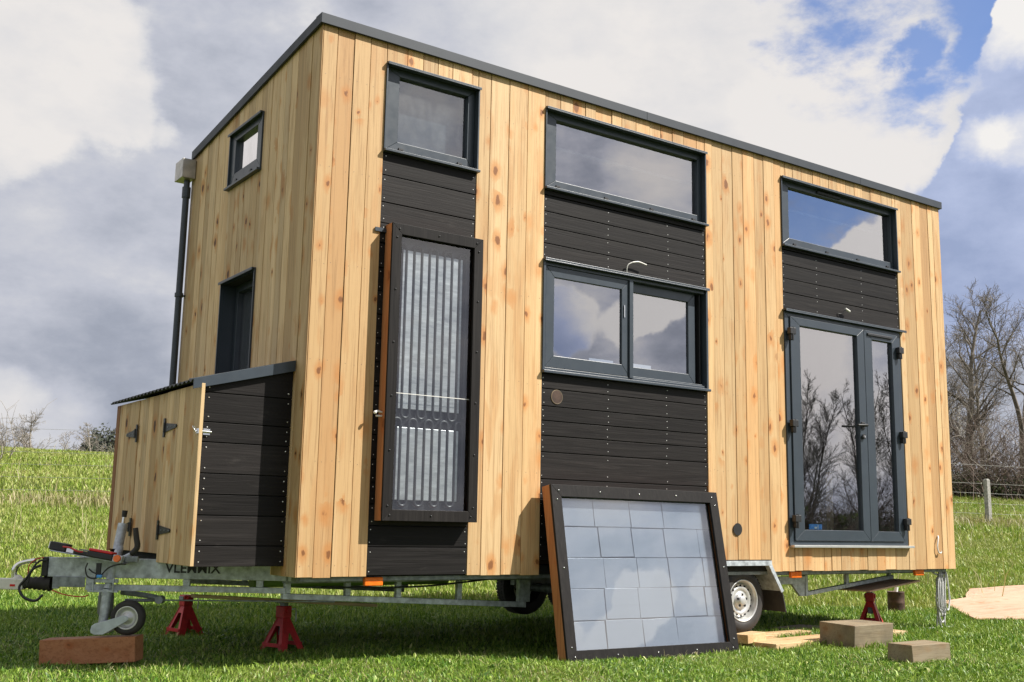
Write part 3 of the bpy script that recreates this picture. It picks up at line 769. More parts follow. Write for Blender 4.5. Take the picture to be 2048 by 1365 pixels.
# ---- windows
def ring(mb, u0, u1, z0, z1, t, w0, w1, tb=None, mitre=True):
    """a frame with mitred corners: outer rectangle, bar width t (tb: bottom bar)"""
    tb = tb or t; O = [(u0, z0), (u1, z0), (u1, z1), (u0, z1)]; I = [(u0+t, z0+tb), (u1-t, z0+tb), (u1-t, z1-t), (u0+t, z1-t)]
    for i in range(4):
        j = (i+1) % 4; mb.prism([O[i], O[j], I[j], I[i]], w0, w1)
def window(T, u0, u1, z0, z1, glassm='glass', t=.062, caps=(), vent=None, depth=.062, inner=None):
    q = MB(T=T)
    q.box(u0-.006, u1+.012, -.030, .07, z1+.001, z1+.013)              # head flashing
    q.box(u0-.006, u1+.012, -.030, -.026, z1-.006, z1+.001)
    q.box(u0-.007, u0+.004, -.012, .07, z0+.004, z1+.001); q.box(u1-.003, u1+.009, -.014, .09, z0+.004, z1+.001)
    q.box(u0-.009, u1+.013, -.034, .05, z0-.012, z0+.004)              # sill
    w = q.build('window', 'anthracite', house, .0015)
    I = inner or (u0+t, u1-t, z0+t, z1-t); P = [(u0+.0045, z0+.0045), (u1-.0035, z0+.0045), (u1-.0035, z1), (u0+.0045, z1)]; Q = [(I[0], I[2]), (I[1], I[2]), (I[1], I[3]), (I[0], I[3])]
    q = MB(T=T)
    for i in range(4): j = (i+1) % 4; q.prism([P[i], P[j], Q[j], Q[i]], depth-.030, depth+.03)
    q.build('frame', 'anthracite', w, .003)
    q = MB(T=T); q.box(I[0]-.004, I[1]+.004, depth+.0, depth+.006, I[2]-.004, I[3]+.004); q.build('pane', glassm, w)
    for c in caps:
        q = MB(T=T); q.box(c-.018, c+.018, depth-.036, depth-.030, z0+.032, z0+.044); q.box(c-.018, c-.014, depth-.038, depth-.030, z0+.030, z0+.046); q.build('drain_cap', 'plastic', w)
    if vent:
        q = MB(T=T); q.box(vent[0], vent[1], depth-.046, depth-.030, z1-.036, z1-.014); q.box(vent[0]+.01, vent[1]-.01, depth-.050, depth-.046, z1-.030, z1-.021); q.build('trickle_vent', 'plastic', w, .003)
    return w
window(FRONT, *Wn['W1'], 'glass_dusty', caps=(.60, 1.05), inner=(.575, 1.106, 2.752, 3.198))
window(FRONT, *Wn['W2'], inner=(1.862, 3.268, 2.752, 3.207), caps=(1.88, 2.33, 2.78, 3.22))
window(FRONT, *Wn['W4'], inner=(4.336, 5.728, 2.750, 3.197), caps=(4.40, 4.82, 5.24, 5.66), vent=(4.70, 5.02))
q = MB(); q.box(.50, 1.12, .135, .14, 2.70, 3.22); q.build('roller_blind', plain('grey_blind', (0.10, 0.10, 0.105), 0.85, 0, 0.15, 6), house)
# end windows
w = window(END, S1r[0], S1r[1], S1r[2], S1r[3], 'glass_bright', caps=(1.10, 1.38), depth=.032, inner=(1.005, 1.425, 2.785, 3.035))
w = window(END, *S2r, t=.05, depth=.13)
q = MB(T=END); q.box(S2r[0]+.004, S2r[0]+.008, .02, .12, S2r[2], S2r[3]); q.build('reveal', 'anthracite', w); q = MB(T=END); q.box(S2r[1]-.008, S2r[1]-.004, .0, .12, S2r[2], S2r[3]); q.build('reveal', 'anthracite', w)
TT_ = Matrix.Translation((.135, 0, 1.28)) @ Matrix.Rotation(math.radians(9), 4, 'Y') @ Matrix.Translation((-.135, 0, -1.28))
q = MB(T=TT_ @ END); ring(q, S2r[0]+.05, S2r[1]-.05, S2r[2]+.06, S2r[3]-.05, .055, .155, .185); q.build('tilted_sash', 'anthracite', w, .003)
# sliding window
u0, u1, z0, z1 = Wn['W3']
q = MB(); q.box(u0-.012, u1+.012, -.036, .07, z1+.001, z1+.015); q.box(u0-.012, u1+.012, -.036, -.032, z1-.008, z1+.001)
q.box(u0-.010, u0+.010, -.014, .09, z0+.006, z1+.001); q.box(u1-.010, u1+.010, -.014, .10, z0+.006, z1+.001)
q.box(u0-.012, u1+.013, -.036, .0, z0-.014, z0+.005); q.box(u0+.0105, u1-.0105, .0, .10, z0-.012, z0+.028); q.box(u0+.0105, u1-.0105, .012, .018, z0+.028, z0+.040)
q.box(u0+.0105, u1-.0105, .0, .10, z1-.030, z1)
sw = q.build('sliding_window', 'anthracite', house, .002)
q = MB(); ring(q, u0+.022, 2.535, z0+.030, z1-.032, .075, .004, .038, .085); q.box(2.524, 2.560, -.010, .040, z0+.020, z1-.028); q.build('sash', 'anthracite', sw, .003)
q = MB(); q.box(u0+.09, 2.468, .018, .024, z0+.11, z1-.10); q.build('pane', 'glass', sw)
q = MB(); ring(q, 2.52, u1-.075, z0+.030, z1-.032, .070, .046, .080, .085); q.build('sash', 'anthracite', sw, .003)
q = MB(); q.box(2.585, u1-.140, .060, .066, z0+.11, z1-.098); q.build('pane', 'glass', sw)
q = MB(); q.box(2.478, 2.484, -.004, .004, 1.83, 1.92); q.build('sash_pull', 'chrome', sw)
q = MB(); q.box(u1-.074, u1-.0105, .072, .088, z0+.028, z1-.030); q.box(u1-.045, u1-.035, .03, .072, z0+.028, z1-.030); q.build('track', 'plastic', sw)
# glazed double door
q = MB(); q.box(4.19, 5.80, -.045, .04, 2.104, 2.116); q.box(4.19, 5.80, -.045, -.041, 2.094, 2.104)
ring(q, 4.205, 5.740, .205, 2.100, .052, -.010, .060, .030)
door = q.build('double_door', 'anthracite', house, .002)
q = MB(); q.box(4.215, 5.775, -.050, .0, .184, .203); q.build('door_sill', 'zinc', door, .002)
def leaf(u0, u1, p, y):
    z0, z1 = .238, 2.062
    P = [(u0, z0), (u1, z0), (u1, z1), (u0, z1)]; I = [(p[0], p[2]), (p[1], p[2]), (p[1], p[3]), (p[0], p[3])]
    q = MB()
    for i in range(4):
        j = (i+1) % 4; q.prism([P[i], P[j], I[j], I[i]], y, y+.058)
    lf = q.build('door_leaf', 'anthracite', door, .003)
    q = MB(); q.box(p[0]-.003, p[1]+.003, y+.026, y+.032, p[2]-.003, p[3]+.003); q.build('pane', 'glass', door)
    return lf
leaf(4.260, 5.212, (4.376, 5.118, .325, 1.995), -.022)
leaf(5.216, 5.686, (5.322, 5.604, .322, 1.985), -.022)
for hx, hz in ((4.250, 1.915), (4.252, 1.156), (4.256, .395), (5.690, 1.905), (5.693, 1.150), (5.695, .392)):
    q = MB(); q.box(hx-.034, hx+.034, -.062, -.0225, hz-.010, hz+.045); q.box(hx-.022, hx+.010, -.055, -.0225, hz-.058, hz-.011); q.cyl((hx, -.05, hz-.06), (hx, -.05, hz+.05), .013, n=12)
    q.build('hinge', 'plastic', door, .004)
q = MB(); q.cyl((5.150, -.022, 1.215), (5.150, -.075, 1.215), .013, n=12); q.box(5.130, 5.172, -.034, -.0225, 1.185, 1.245); q.tube([(5.150, -.075, 1.215), (5.10, -.080, 1.213), (5.02, -.078, 1.208)], .010); q.cyl((5.150, -.03, 1.12), (5.150, -.040, 1.12), .022, n=16)
q.build('door_handle', 'plastic', door, .003)
q = MB(); q.cyl((5.150, -.0405, 1.12), (5.150, -.046, 1.12), .010, n=12); q.build('keyhole', 'chrome', door)
q = MB(); q.box(5.255, 5.60, -.036, -.0225, 2.014, 2.036); q.build('trickle_vent', 'plastic', door, .003)
q = MB(); q.box(4.465, 4.625, .0115, .0135, .329, .372); q.build('sticker', 'blue_print', door)
q = MB(); q.box(4.53, 4.56, .0105, .0115, .335, .350); q.box(4.57, 4.578, .0105, .0115, .335, .366); q.build('sticker_mark', 'cable_white', door)
# openings and cables on the cladding
M = MT['painted_shade']
q = MB(); q.cyl((3.622, -.006, .319), (3.622, -.0045, .319), .047, n=28); q.build('duct_hole', 'painted_shade', house, label='round black hole on the larch boards, its shade painted as a disc')  # flat disc on the boards; the hole's shade is its near-black colour
q = MB(); q.lathe([(.0505, .004), (.049, .000), (.046, .000), (.044, .004)], 28, M=Matrix.Translation((1.872, 0, 1.195))); vh = q.build('vent_opening', 'old_timber', house, label='round raw edged hole in the black boards')
q = MB(); q.cyl((1.872, .0005, 1.195), (1.872, .002, 1.195), .046, n=28); q.build('cavity', 'tin', vh)
q = MB(); q.tube([(2.507, .004, 2.165), (2.495, -.010, 2.19), (2.500, -.020, 2.225), (2.535, -.03, 2.246)], .004); q.tube([(2.535, -.03, 2.246), (2.59, -.035, 2.256), (2.665, -.035, 2.245)], .0055); q.build('cable', ['cable_white'], house, label='short white cable end above the sliding window')
q = MB(); q.tube([(4.90, .0, 2.167), (4.93, -.015, 2.165), (4.955, -.025, 2.19), (4.975, -.03, 2.215)], .005); q.cur = 1; q.tube([(4.965, -.03, 2.213), (5.02, -.03, 2.195)], .010); q.build('cable', ['plastic', 'cable_white'], house, label='loose lamp cable above the double door')
q = MB(); q.tube([(6.193, .0, .292), (6.175, -.015, .27), (6.150, -.02, .20), (6.165, -.02, .15), (6.198, -.02, .142), (6.205, -.02, .16)], .0065); q.build('cable', 'cable_white', house, label='white cable loop at the right corner')

# ---- solar air heater fixed over the left black column
hx0, hx1, hz0, hz1 = .497, 1.176, .332, 2.175
def panel_frame(mb, x0, x1, z0, z1, t, y0, y1, T=None):
    O = [(x0, z0), (x1, z0), (x1, z1), (x0, z1)]; I = [(x0+t, z0+t), (x1-t, z0+t), (x1-t, z1-t), (x0+t, z1-t)]
    g = .0008
    for i in range(4):
        j = (i+1) % 4
        A, B, C_, D = O[i], O[j], I[j], I[i]
        mb.prism([A, B, C_, D], y0, y1)
q = MB(); panel_frame(q, hx0, hx1, hz0, hz1, .068, -.095, -.078)
q.cur = 1
for x_ in np.linspace(hx0+.05, hx1-.05, 3):
    for z_ in (hz0+.034, hz1-.034): q.ball((x_, -.096, z_), .0065, 8)
for z_ in np.linspace(hz0+.09, hz1-.09, 6):
    for x_ in (hx0+.034, hx1-.034): q.ball((x_, -.096, z_), .0065, 8)
heater = q.build('solar_air_heater', ['black_frame', 'plastic'], house, .002)
q = MB(); q.box(hx0, hx0+.022, -.0775, .002, hz0, hz1); q.box(hx1-.022, hx1, -.0775, .002, hz0, hz1); q.box(hx0+.0225, hx1-.0225, -.0775, .002, hz1-.022, hz1); q.box(hx0+.0225, hx1-.0225, -.0775, .002, hz0, hz0+.022)
q.build('casing', 'cedar_side', heater, .002)
q = MB(); q.box(.418, .4965, -.012, -.004, 2.125, 2.150); q.build('bracket', 'anthracite', heater)
q = MB(); q.box(hx0+.0225, hx1-.0225, -.012, -.006, hz0+.023, hz1-.023); q.build('back_plate', 'plastic', heater)
q = MB(); px_ = np.linspace(hx0+.085, hx1-.085, 10)
for a, c in zip(px_[:-1], px_[1:]):
    e = .030 if abs(a-px_[0]) < 1e-6 or abs(c-px_[-1]) < 1e-6 else .0
    mid = (a+c)/2; hw = (c-a)/2-.009
    if e: hw *= .45; mid += (.012 if a == px_[0] else -.012)
    for z0_, z1_ in ((.46, .905), (1.02, 2.03)):
        q.box(mid-hw, mid+hw, -.030, -.012, z0_, z1_)
q.cur = 1
for i, x_ in enumerate(px_):
    q.tube([(x_, -.028, .45), (x_, -.028, .935)], .0095, 8); q.tube([(x_, -.028, .99), (x_, -.028, 2.04)], .0095, 8)
def uturn(xa, xb, z_, s):
    r_ = (xb-xa)/2; q.tube([((xa+xb)/2-math.cos(t)*r_, -.028, z_+s*math.sin(t)*r_*.9) for t in np.linspace(0, math.pi, 9)], .0095, 8)
for i in range(0, 9, 2): uturn(px_[i], px_[i+1], 2.04, 1); uturn(px_[i], px_[i+1], .935, 1)
for i in range(1, 8, 2): uturn(px_[i], px_[i+1], .45, -1); uturn(px_[i], px_[i+1], .99, -1)
q.build('absorber', ['absorber', 'plastic'], heater, .0015)
q = MB(); q.box(hx0+.066, hx1-.066, -.066, -.062, hz0+.066, hz1-.066); q.build('cover_glass', 'glass_clear', heater)
q = MB(); q.box(hx0+.067, hx1-.067, -.0685, -.0662, 1.108, 1.112); q.build('glass_joint', 'cable_white', heater)
q = MB(); q.tube([(.497, -.045, .985), (.462, -.05, .99), (.440, -.06, .98)], .006); q.tube([(.497, -.045, .962), (.455, -.05, .96)], .006); q.ball((.442, -.06, .98), .011); q.build('hose_stub', 'cable_white', heater)

# ---- storage box on the drawbar end
bx, by0, by1 = -.545, .165, 1.86
def bt(x): return 1.245+(x)*(.16/.60)     # roof underside height at x
q = MB(); q.prism([(bx+.03, .07), (-.002, .07), (-.002, bt(0)-.03), (bx+.03, bt(bx)-.03)], by0+.02, by1-.02)
sbox = q.build('storage_box', 'wall_core', house)
q = MB(); zs = [None, 1.042, .872, .757, .580, .462, .344, .174, .055]
for i, lo in enumerate(zs[1:]):
    d = random.uniform(0, .003)
    if i == 0: q.prism([(bx+.002, lo+.003), (-.001, lo+.003), (-.001, bt(0)), (bx+.002, bt(bx))], by0+d, by0+.018)
    else: q.box(bx+.002, -.001, by0+d, by0+.018, lo+.003, zs[i]-.003)
q.cur = 1
for i, lo in enumerate(zs[1:]):
    hi = zs[i] or 1.1
    for nx in (bx+.035, -.025):
        for nz_ in (lo+.03, hi-.03): q.cyl((nx+random.uniform(-.004, .004), by0-.0015, nz_), (nx, by0+.002, nz_), .0035, n=8)
q.build('side_cladding', ['black', 'white_nail'], sbox, .002)
q = MB(); zs2 = [.055, .25, .45, .65, .85, 1.05]
for lo, hi in zip(zs2[:-1], zs2[1:]): q.box(bx+.002, -.001, by1-.018, by1, lo+.003, hi-.003)
q.build('far_side_cladding', 'black', sbox)
q = MB()
def dboards(ya, yb, zb, x0, x1, ws=None):
    y_ = ya
    while y_ < yb-.005:
        y2 = min(yb, y_+random.choice((.085, .10, .115)));
        if yb-y2 < .04: y2 = yb
        q.box(x0+random.uniform(0, .002), x1, y_+.0012, y2-.0012, zb, bt(bx)-.012); y_ = y2
dboards(.750, 1.335, .112, bx-.018, bx+.002); q.build('front_panel', 'larch_end_brightened', sbox, .0015)
q = MB(); dboards(.133, .748, .062, bx-.024, bx-.002); dr = q.build('box_door', 'larch_end_brightened', sbox, .0015)
q = MB(); dboards(1.337, 1.79, .112, bx-.022, bx); q.build('box_door', 'larch_end_brightened', sbox, .0015)
q = MB(); q.box(bx-.024, bx-.001, 1.792, 1.865, .10, bt(bx)-.012); q.build('corner_board', 'cedar_dark', sbox, .002)
for hy, hz, sgn in ((1.335, .868, 1), (.752, .868, -1), (1.322, .262, 1), (.742, .252, -1)):
    q = MB(); xo = bx-.026
    q.box(xo-.007, xo, hy-.014, hy+.014, hz-.058, hz+.058); q.cyl((xo-.008, hy+sgn*.016, hz-.03), (xo-.008, hy+sgn*.016, hz+.03), .007, n=10)
    y1_, y2_ = hy+sgn*.02, hy+sgn*.235
    pts = [(y1_, hz-.028), (y2_-sgn*.01, hz-.010), (y2_, hz), (y2_-sgn*.01, hz+.010), (y1_, hz+.028)]
    q.prism(pts, xo-.005, xo, M=END)
    q.cur = 1
    for k in (.25, .55, .9): q.ball((xo-.005, y1_+(y2_-y1_)*k, hz), .005, 6)
    q.build('hinge', ['plastic', 'galv_dull'], sbox)
q = MB(); q.box(bx-.03, bx-.022, .135, .165, .80, .828); q.cyl((bx-.035, .150, .815), (bx+.055, .150, .812), .007, n=10); q.tube([(bx-.03, .165, .83), (bx-.045, .17, .845), (bx-.05, .15, .83), (bx-.03, .14, .80)], .003); q.box(bx+.01, bx+.05, .157, .166, .795, .83)
q.build('bolt_latch', 'chrome', sbox, .001)
# corrugated roof sheet
q = MB(); nn = 150; Vt = []; Ff = []
for i in range(nn+1):
    y_ = by0+.004+(by1+.05-by0)*i/nn; w_ = .0075*math.sin(2*math.pi*(y_-by0)/.076)
    for x_, th in ((-.605, 0), (0.0-.002, 0), (-.605, .004), (-.002, .004)):
        Vt.append((x_, y_, bt(x_)+.020+w_+th))
for i in range(nn):
    a = i*4; c = a+4; Ff += [(a, a+1, c+1, c), (a+2, c+2, c+3, a+3), (a, c, c+2, a+2)]
q.add(Vt, Ff, True); q.build('corrugated_roof', 'plastic', sbox)
q = MB(); q.hexa([(-.615, by0-.030, bt(-.615)-.030), (-.002, by0-.030, bt(0)-.035), (-.002, by0-.022, bt(0)-.035), (-.615, by0-.022, bt(-.615)-.030),
                  (-.615, by0-.030, bt(-.615)+.030), (-.002, by0-.030, bt(0)+.030), (-.002, by0-.022, bt(0)+.030), (-.615, by0-.022, bt(-.615)+.030)])
q.hexa([(-.615, by0-.0215, bt(-.615)+.024), (-.002, by0-.0215, bt(0)+.024), (-.002, by0+.06, bt(0)+.030), (-.615, by0+.06, bt(-.615)+.030),
        (-.615, by0-.0215, bt(-.615)+.030), (-.002, by0-.0215, bt(0)+.030), (-.002, by0+.06, bt(0)+.036), (-.615, by0+.06, bt(-.615)+.036)])
q.build('roof_flashing', 'anthracite', sbox, .001)

# ---- chassis
UD = Vector((0.819, -0.573, 0)); ND = Vector((-0.573, -0.819, 0)); P0 = Vector((-1.08, 1.12, 0))
TB = Matrix(((UD.x, -ND.x, 0, P0.x), (UD.y, -ND.y, 0, P0.y), (0, 0, 1, 0), (0, 0, 0, 1)))   # (a along the near beam, depth away from the camera side, z)
q = MB(T=TB); q.box(-.016, 1.45, 0, .006, -.036, .078); q.box(-.016, 1.45, .006, .055, .072, .078); q.box(-.016, 1.45, .006, .055, -.036, -.030)
beam = q.build('drawbar_beam', 'galv', house, .003)
q = MB(T=TB); q.box(.02, .215, -.008, -.0005, -.094, -.034); q.box(.02, .06, -.006, .002, -.105, -.094); q.build('coupling_plate', 'galv_dull', beam, .002)
tx = bpy.data.curves.new('maker_lettering', 'FONT'); tx.body = 'VLEMMIX'; tx.size = .082; tx.extrude = .0006; tx.offset = .0015
tmp = bpy.data.objects.new('tmp', tx); tme = bpy.data.meshes.new_from_object(tmp); tme.name = 'maker_lettering'; bpy.data.objects.remove(tmp)
to = bpy.data.objects.new('maker_lettering', tme); COL.objects.link(to); tme.materials.clear(); tme.materials.append(MT['plastic'])
to.parent = beam; to.matrix_basis = TB @ Matrix.Translation((.69, -.0012, .002)) @ Matrix.Rotation(math.radians(90), 4, 'X') @ Matrix.Scale(.98, 4)
# mirror beam on the far side (the A-frame), then rails under the floor
PF = Vector((-1.06, 1.24, 0)); UF = Vector((0.819, 0.573, 0))
TF = Matrix(((UF.x, UF.y, 0, PF.x), (UF.y, -UF.x, 0, PF.y), (0, 0, 1, 0), (0, 0, 0, 1)))
q = MB(T=TF); q.box(0, 1.45, 0, .05, -.036, .072); q.build('drawbar_beam', 'galv', house, .003)
q = MB(); q.box(.08, L-.1, .30, .36, -.050, -.002); q.box(.08, L-.1, 2.0, 2.06, -.050, -.002)
for x_ in np.arange(.3, L-.1, .62): q.box(x_, x_+.05, .361, 1.999, -.045, -.004)
q.box(.06, L-.06, .06, .11, -.028, -.002); q.box(.06, L-.06, 2.2, 2.25, -.028, -.002)
q.build('chassis_rail', 'galv_dull', house, .002)
q = MB(); q.box(.03, L-.03, .05, W-.05, -.001, .058); q.build('floor_underside', 'painted_shade', house)  # near-black colour deepens the shade beneath the trailer
# truss: sloping chord and uprights
def truss(yc, sg, nm='truss'):
    q = MB()
    y0_, y1_ = yc-.02, yc+.02
    q.hexa([(.07, y0_, -.142), (1.86, y0_, -.238), (1.86, y1_, -.238), (.07, y1_, -.142), (.07, y0_, -.108), (1.86, y0_, -.202), (1.86, y1_, -.202), (.07, y1_, -.108)])
    for x_, hb in ((.10, -.1085), (.50, -.130), (.86, -.149), (1.32, -.173)): q.box(x_-.018, x_+.018, y0_+.004, y1_-.004, hb, -.0505)
    q.box(1.80, 1.895, y0_+.002, y1_-.002, -.2015, -.0505)
    q.build(nm, 'galv', house, .002); q = MB()
    q.box(4.44, 4.76, y0_+.004, y1_-.004, -.125, -.062); q.prism([(4.60, -.1255), (4.76, -.1255), (4.76, -.225), (4.70, -.225)], y0_+.008, y1_-.008)
    q.box(4.7605, 4.79, y0_, y1_, -.225, -.0505)
    q.hexa([(4.7905, y0_, -.222), (5.96, y0_, -.094), (5.96, y1_, -.094), (4.7905, y1_, -.222), (4.7905, y0_, -.190), (5.96, y0_, -.062), (5.96, y1_, -.062), (4.7905, y1_, -.190)])
    q.box(5.30, 5.335, y0_+.004, y1_-.004, -.134, -.0505); q.box(5.90, 5.93, y0_+.004, y1_-.004, -.065, -.0505)
    return q.build(nm, 'galv', house, .002)
truss(.33, 1); truss(2.03, -1)
q = MB(T=TB); q.box(.218, 1.42, -.002, .034, -.110, -.076); q.box(.218, .27, -.0025, .02, -.0755, -.0365)
for a_ in (.80, 1.24): q.box(a_, a_+.04, .002, .030, -.0755, -.0365)
q.build('truss', 'galv', house, .002)
# axles, wheels, mudguard
def wheel(x, y, side):
    T = Matrix.Translation((x, y, -.222)) @ (Matrix.Identity(4) if side > 0 else Matrix.Rotation(math.pi, 4, 'Z'))
    q = MB(); q.lathe([(.150, .020), (.158, .004), (.185, -.004), (.215, .002), (.236, .018), (.243, .035), (.243, .130), (.236, .148), (.20, .165), (.150, .16)], 56, M=T)
    for i in range(56):       # tread blocks
        t = 2*math.pi*i/56
        for w0, w1, o2 in ((.022, .052, 0), (.060, .10, .5), (.108, .142, 0)):
            tt = t+o2*2*math.pi/56; R_ = T @ Matrix.Rotation(-tt, 4, 'Y')
            q.box(.2415, .2465, w0, w1, -.009, .009, M=R_)
    wh = q.build('wheel', 'rubber', house)
    q = MB(); q.lathe([(.152, .012), (.160, .003), (.156, -.002), (.148, .006), (.142, .030), (.136, .050), (.128, .060)], 56, M=T)
    q.lathe([(.128, .060), (.122, .040), (.106, .026), (.098, .022), (.082, .034), (.060, .036), (.056, .022), (.046, .014), (.036, .012), (.034, .004), (.026, .0), (.0, .0)], 56, M=T)
    q.cur = 1
    for i in range(16):
        t = 2*math.pi*i/16; q.cyl((math.cos(t)*.113, .0255, math.sin(t)*.113), (math.cos(t)*.113, .032, math.sin(t)*.113), .0085, n=10, M=T)
    for i in range(5):
        t = 2*math.pi*i/5+.3; q.cyl((math.cos(t)*.045, .008, math.sin(t)*.045), (math.cos(t)*.045, .018, math.sin(t)*.045), .010, n=8, M=T)
    q.build('rim', ['silver', 'painted_shade'], wh)  # wheel holes are near-black discs, their shade painted on the rim
for x_ in (3.742, 3.19): wheel(x_, .062, 1); wheel(x_, W-.062, -1)
q = MB()
for x_ in (3.742, 3.19): q.cyl((x_, .2, -.222), (x_, W-.2, -.222), .035)
q.box(2.95, 4.0, .30, .36, -.20, -.0505); q.box(2.95, 4.0, 2.0, 2.06, -.20, -.0505)
q.build('axle', 'galv_dull', house)
def guard(y0_, y1_, yl):
    q = MB()
    q.box(2.82, 3.975, y0_, y1_, .052, .060); q.box(2.82, 3.975, yl-.004, yl+.004, .045, .082)
    q.hexa([(3.9755, y0_, .048), (4.098, y0_, -.152), (4.098, y1_, -.152), (3.9755, y1_, .048), (3.983, y0_, .056), (4.106, y0_, -.146), (4.106, y1_, -.146), (3.983, y1_, .056)])
    q.prism([(3.940, .044), (3.978, .044), (4.104, -.150), (4.078, -.163)], yl-.004, yl+.004)
    q.hexa([(2.70, y0_, -.152), (2.8195, y0_, .048), (2.8195, y1_, .048), (2.70, y1_, -.152), (2.692, y0_, -.146), (2.812, y0_, .056), (2.812, y1_, .056), (2.692, y1_, -.146)])
    m_ = q.build('mudguard', 'galv', house, .001)
    q = MB(); q.prism([(4.102, -.153), (4.110, -.15), (4.150, -.315), (4.142, -.315)], y0_+.01, y1_-.01); q.build('mudflap', 'rubber', m_)
    q = MB(); q.box(2.82, 3.97, y1_-.006, y1_, -.12, .051); q.build('inner_guard', 'painted_shade', m_)
guard(-.018, .27, -.022); guard(W-.27, W+.018, W+.022)
for x_ in (.528, 4.324, 5.950):
    q = MB(); q.box(x_-.062, x_+.062, .030, .060, -.056, -.004); mk = q.build('marker_lamp', 'orange_lens', house, .006, label='orange side marker lamp')
q = MB(); q.hexa([(5.40, .15, -.196), (6.12, .15, -.118), (6.12, .5, -.118), (5.40, .5, -.196), (5.40, .15, -.184), (6.12, .15, -.104), (6.12, .5, -.104), (5.40, .5, -.184)])
plank_r = q.build('packing_board', 'plywood', None); tag(plank_r, 'thin plywood board wedged between trailer truss and right stand', 'board')
q = MB(); q.hexa([(-.26, .9, -.165), (1.00, .86, -.252), (1.00, .93, -.252), (-.26, .98, -.165), (-.26, .9, -.145), (1.00, .86, -.232), (1.00, .93, -.232), (-.26, .98, -.145)])
tag(q.build('packing_batten', 'pale_timber', None), 'long yellowish batten under the trailer beam on the front stands', 'batten')
q = MB(); q.tube([(.3, .28, -.075), (.9, .27, -.082), (1.3, .27, -.06), (1.7, .25, -.02)], .006); q.build('brake_cable', 'plastic', house)
q = MB(); q.cyl((.02, .62, -.055), (1.4, .62, -.055), .035, n=16); q.cyl((-.01, .62, -.055), (.02, .62, -.055), .045, .05, n=16); q.build('support_leg', plain('green_painted_steel', (0.12, 0.20, 0.05), 0.5), house)
# coupling end
q = MB(T=TB)
q.box(-.052, -.0165, -.012, .075, -.034, .080)
q.build('coupling_mount', 'plastic', house, .006)
q = MB(T=TB); prof = []
for i in range(13): prof.append(((.050 if i % 2 else .041)*(1-.028*(12-i)), -.178+i*.0145))
RX = TB @ Matrix.Translation((0, .05, -.078)) @ Matrix.Rotation(math.radians(-90), 4, 'Z')
q2 = MB(); q2.lathe(prof, 24, M=RX); q2.build('bellows', 'rubber', house)
q = MB(T=TB); q.cyl((-.42, .05, -.085), (-.178, .05, -.082), .024); q.box(-.36, -.17, .022, .078, -.118, -.052)
q.lathe([(0, -.135), (.055, -.13), (.062, -.10), (.058, -.065), (.04, -.048), (0, -.045)], 24, M=Matrix.Translation((-.38, .05, 0)), axis='z')
q.ball((-.215, .05, -.062), .032, 12)
cp = q.build('coupling_head', 'white_paint', house, .006)
q = MB(T=TB); q.tube([(-.235, .05, -.055), (-.238, .05, .0), (-.215, .05, .032), (-.17, .05, .048), (-.118, .05, .056)], [.016, .018, .014, .012, .015], 12); q.build('coupling_handle', 'chrome', cp)
q = MB(T=TB); q.box(-.245, -.215, .0185, .0215, -.098, -.086); q.build('red_label', 'red_lens', cp)
q = MB(T=TB); q.tube([(-.05, -.02, .03), (-.09, -.03, .01), (-.13, -.03, -.05), (-.165, -.03, -.10), (-.13, -.04, -.155), (-.06, -.04, -.175), (-.02, -.03, -.14)], .008)
q.tube([(-.02, -.02, .06), (-.06, -.03, .055), (-.10, -.03, .0), (-.12, -.03, -.09)], .006); q.build('brake_cable', 'plastic', house)
q = MB(T=TB); q.tube([(-.04, -.015, .077), (-.085, -.02, .065), (-.12, -.02, .03), (-.125, -.02, -.03)], .0035); q.build('breakaway_cable', 'red_paint', house); q = MB(T=TB); q.tube([(.02, .0, -.115), (.10, .0, -.14), (.2, .0, -.15), (.24, .0, -.14)], .0035); q.build('safety_cable', 'red_paint', house)
# handbrake lever
q = MB(T=TB); q.tube([(.455, -.06, .085), (.495, -.06, .105)], .014, 12); hb = q.build('handbrake', 'galv', house)
q = MB(T=TB); q.tube([(.495, -.06, .110), (.518, -.06, .128), (.532, -.06, .155), (.522, -.06, .205), (.512, -.06, .262)], [.014, .0165, .0175, .017, .0155], 14); q.build('grip', 'rubber', hb)
q = MB(T=TB); q.box(.47, .545, -.075, -.055, .060, .095); q.build('ratchet', 'galv_dull', hb, .004)
# jockey wheel
q = MB(T=TB); q.box(.26, .43, -.055, -.040, -.062, -.040); q.box(.252, .275, -.06, .0, -.117, -.105); q.box(.26, .43, -.055, -.03, -.118, -.106)
for a_ in (.285, .405): q.tube([(a_, -.056, -.118), (a_, -.062, -.08), (a_, -.058, -.036)], .005)
jc = q.build('jockey_wheel', 'galv', house, .001)
q = MB(T=TB); q.cyl((.350, -.035, -.345), (.362, -.03, -.10), .027); q.cyl((.361, -.028, -.10), (.384, .06, .145), .024); q.cyl((.372, .06, .13), (.384, .085, .285), .029); q.cyl((.359, -.029, -.135), (.359, -.029, -.118), .031)
q.build('post', 'galv', jc)
q = MB(T=TB); q.cyl((.384, .085, .285), (.387, .086, .325), .010); q.build('crank_shaft', 'chrome', jc)
q = MB(T=TB); q.cyl((.387, .086, .325), (.390, .086, .365), .015, .017); q.build('crank_knob', 'plastic', jc)
WT = TB @ Matrix.Translation((.502, -.04, -.262))
q = MB(); q.lathe([(.055, -.018), (.070, -.032), (.092, -.030), (.100, -.016), (.102, 0), (.100, .016), (.092, .030), (.070, .032), (.055, .018)], 40, M=WT); q.build('tyre', 'rubber', jc)
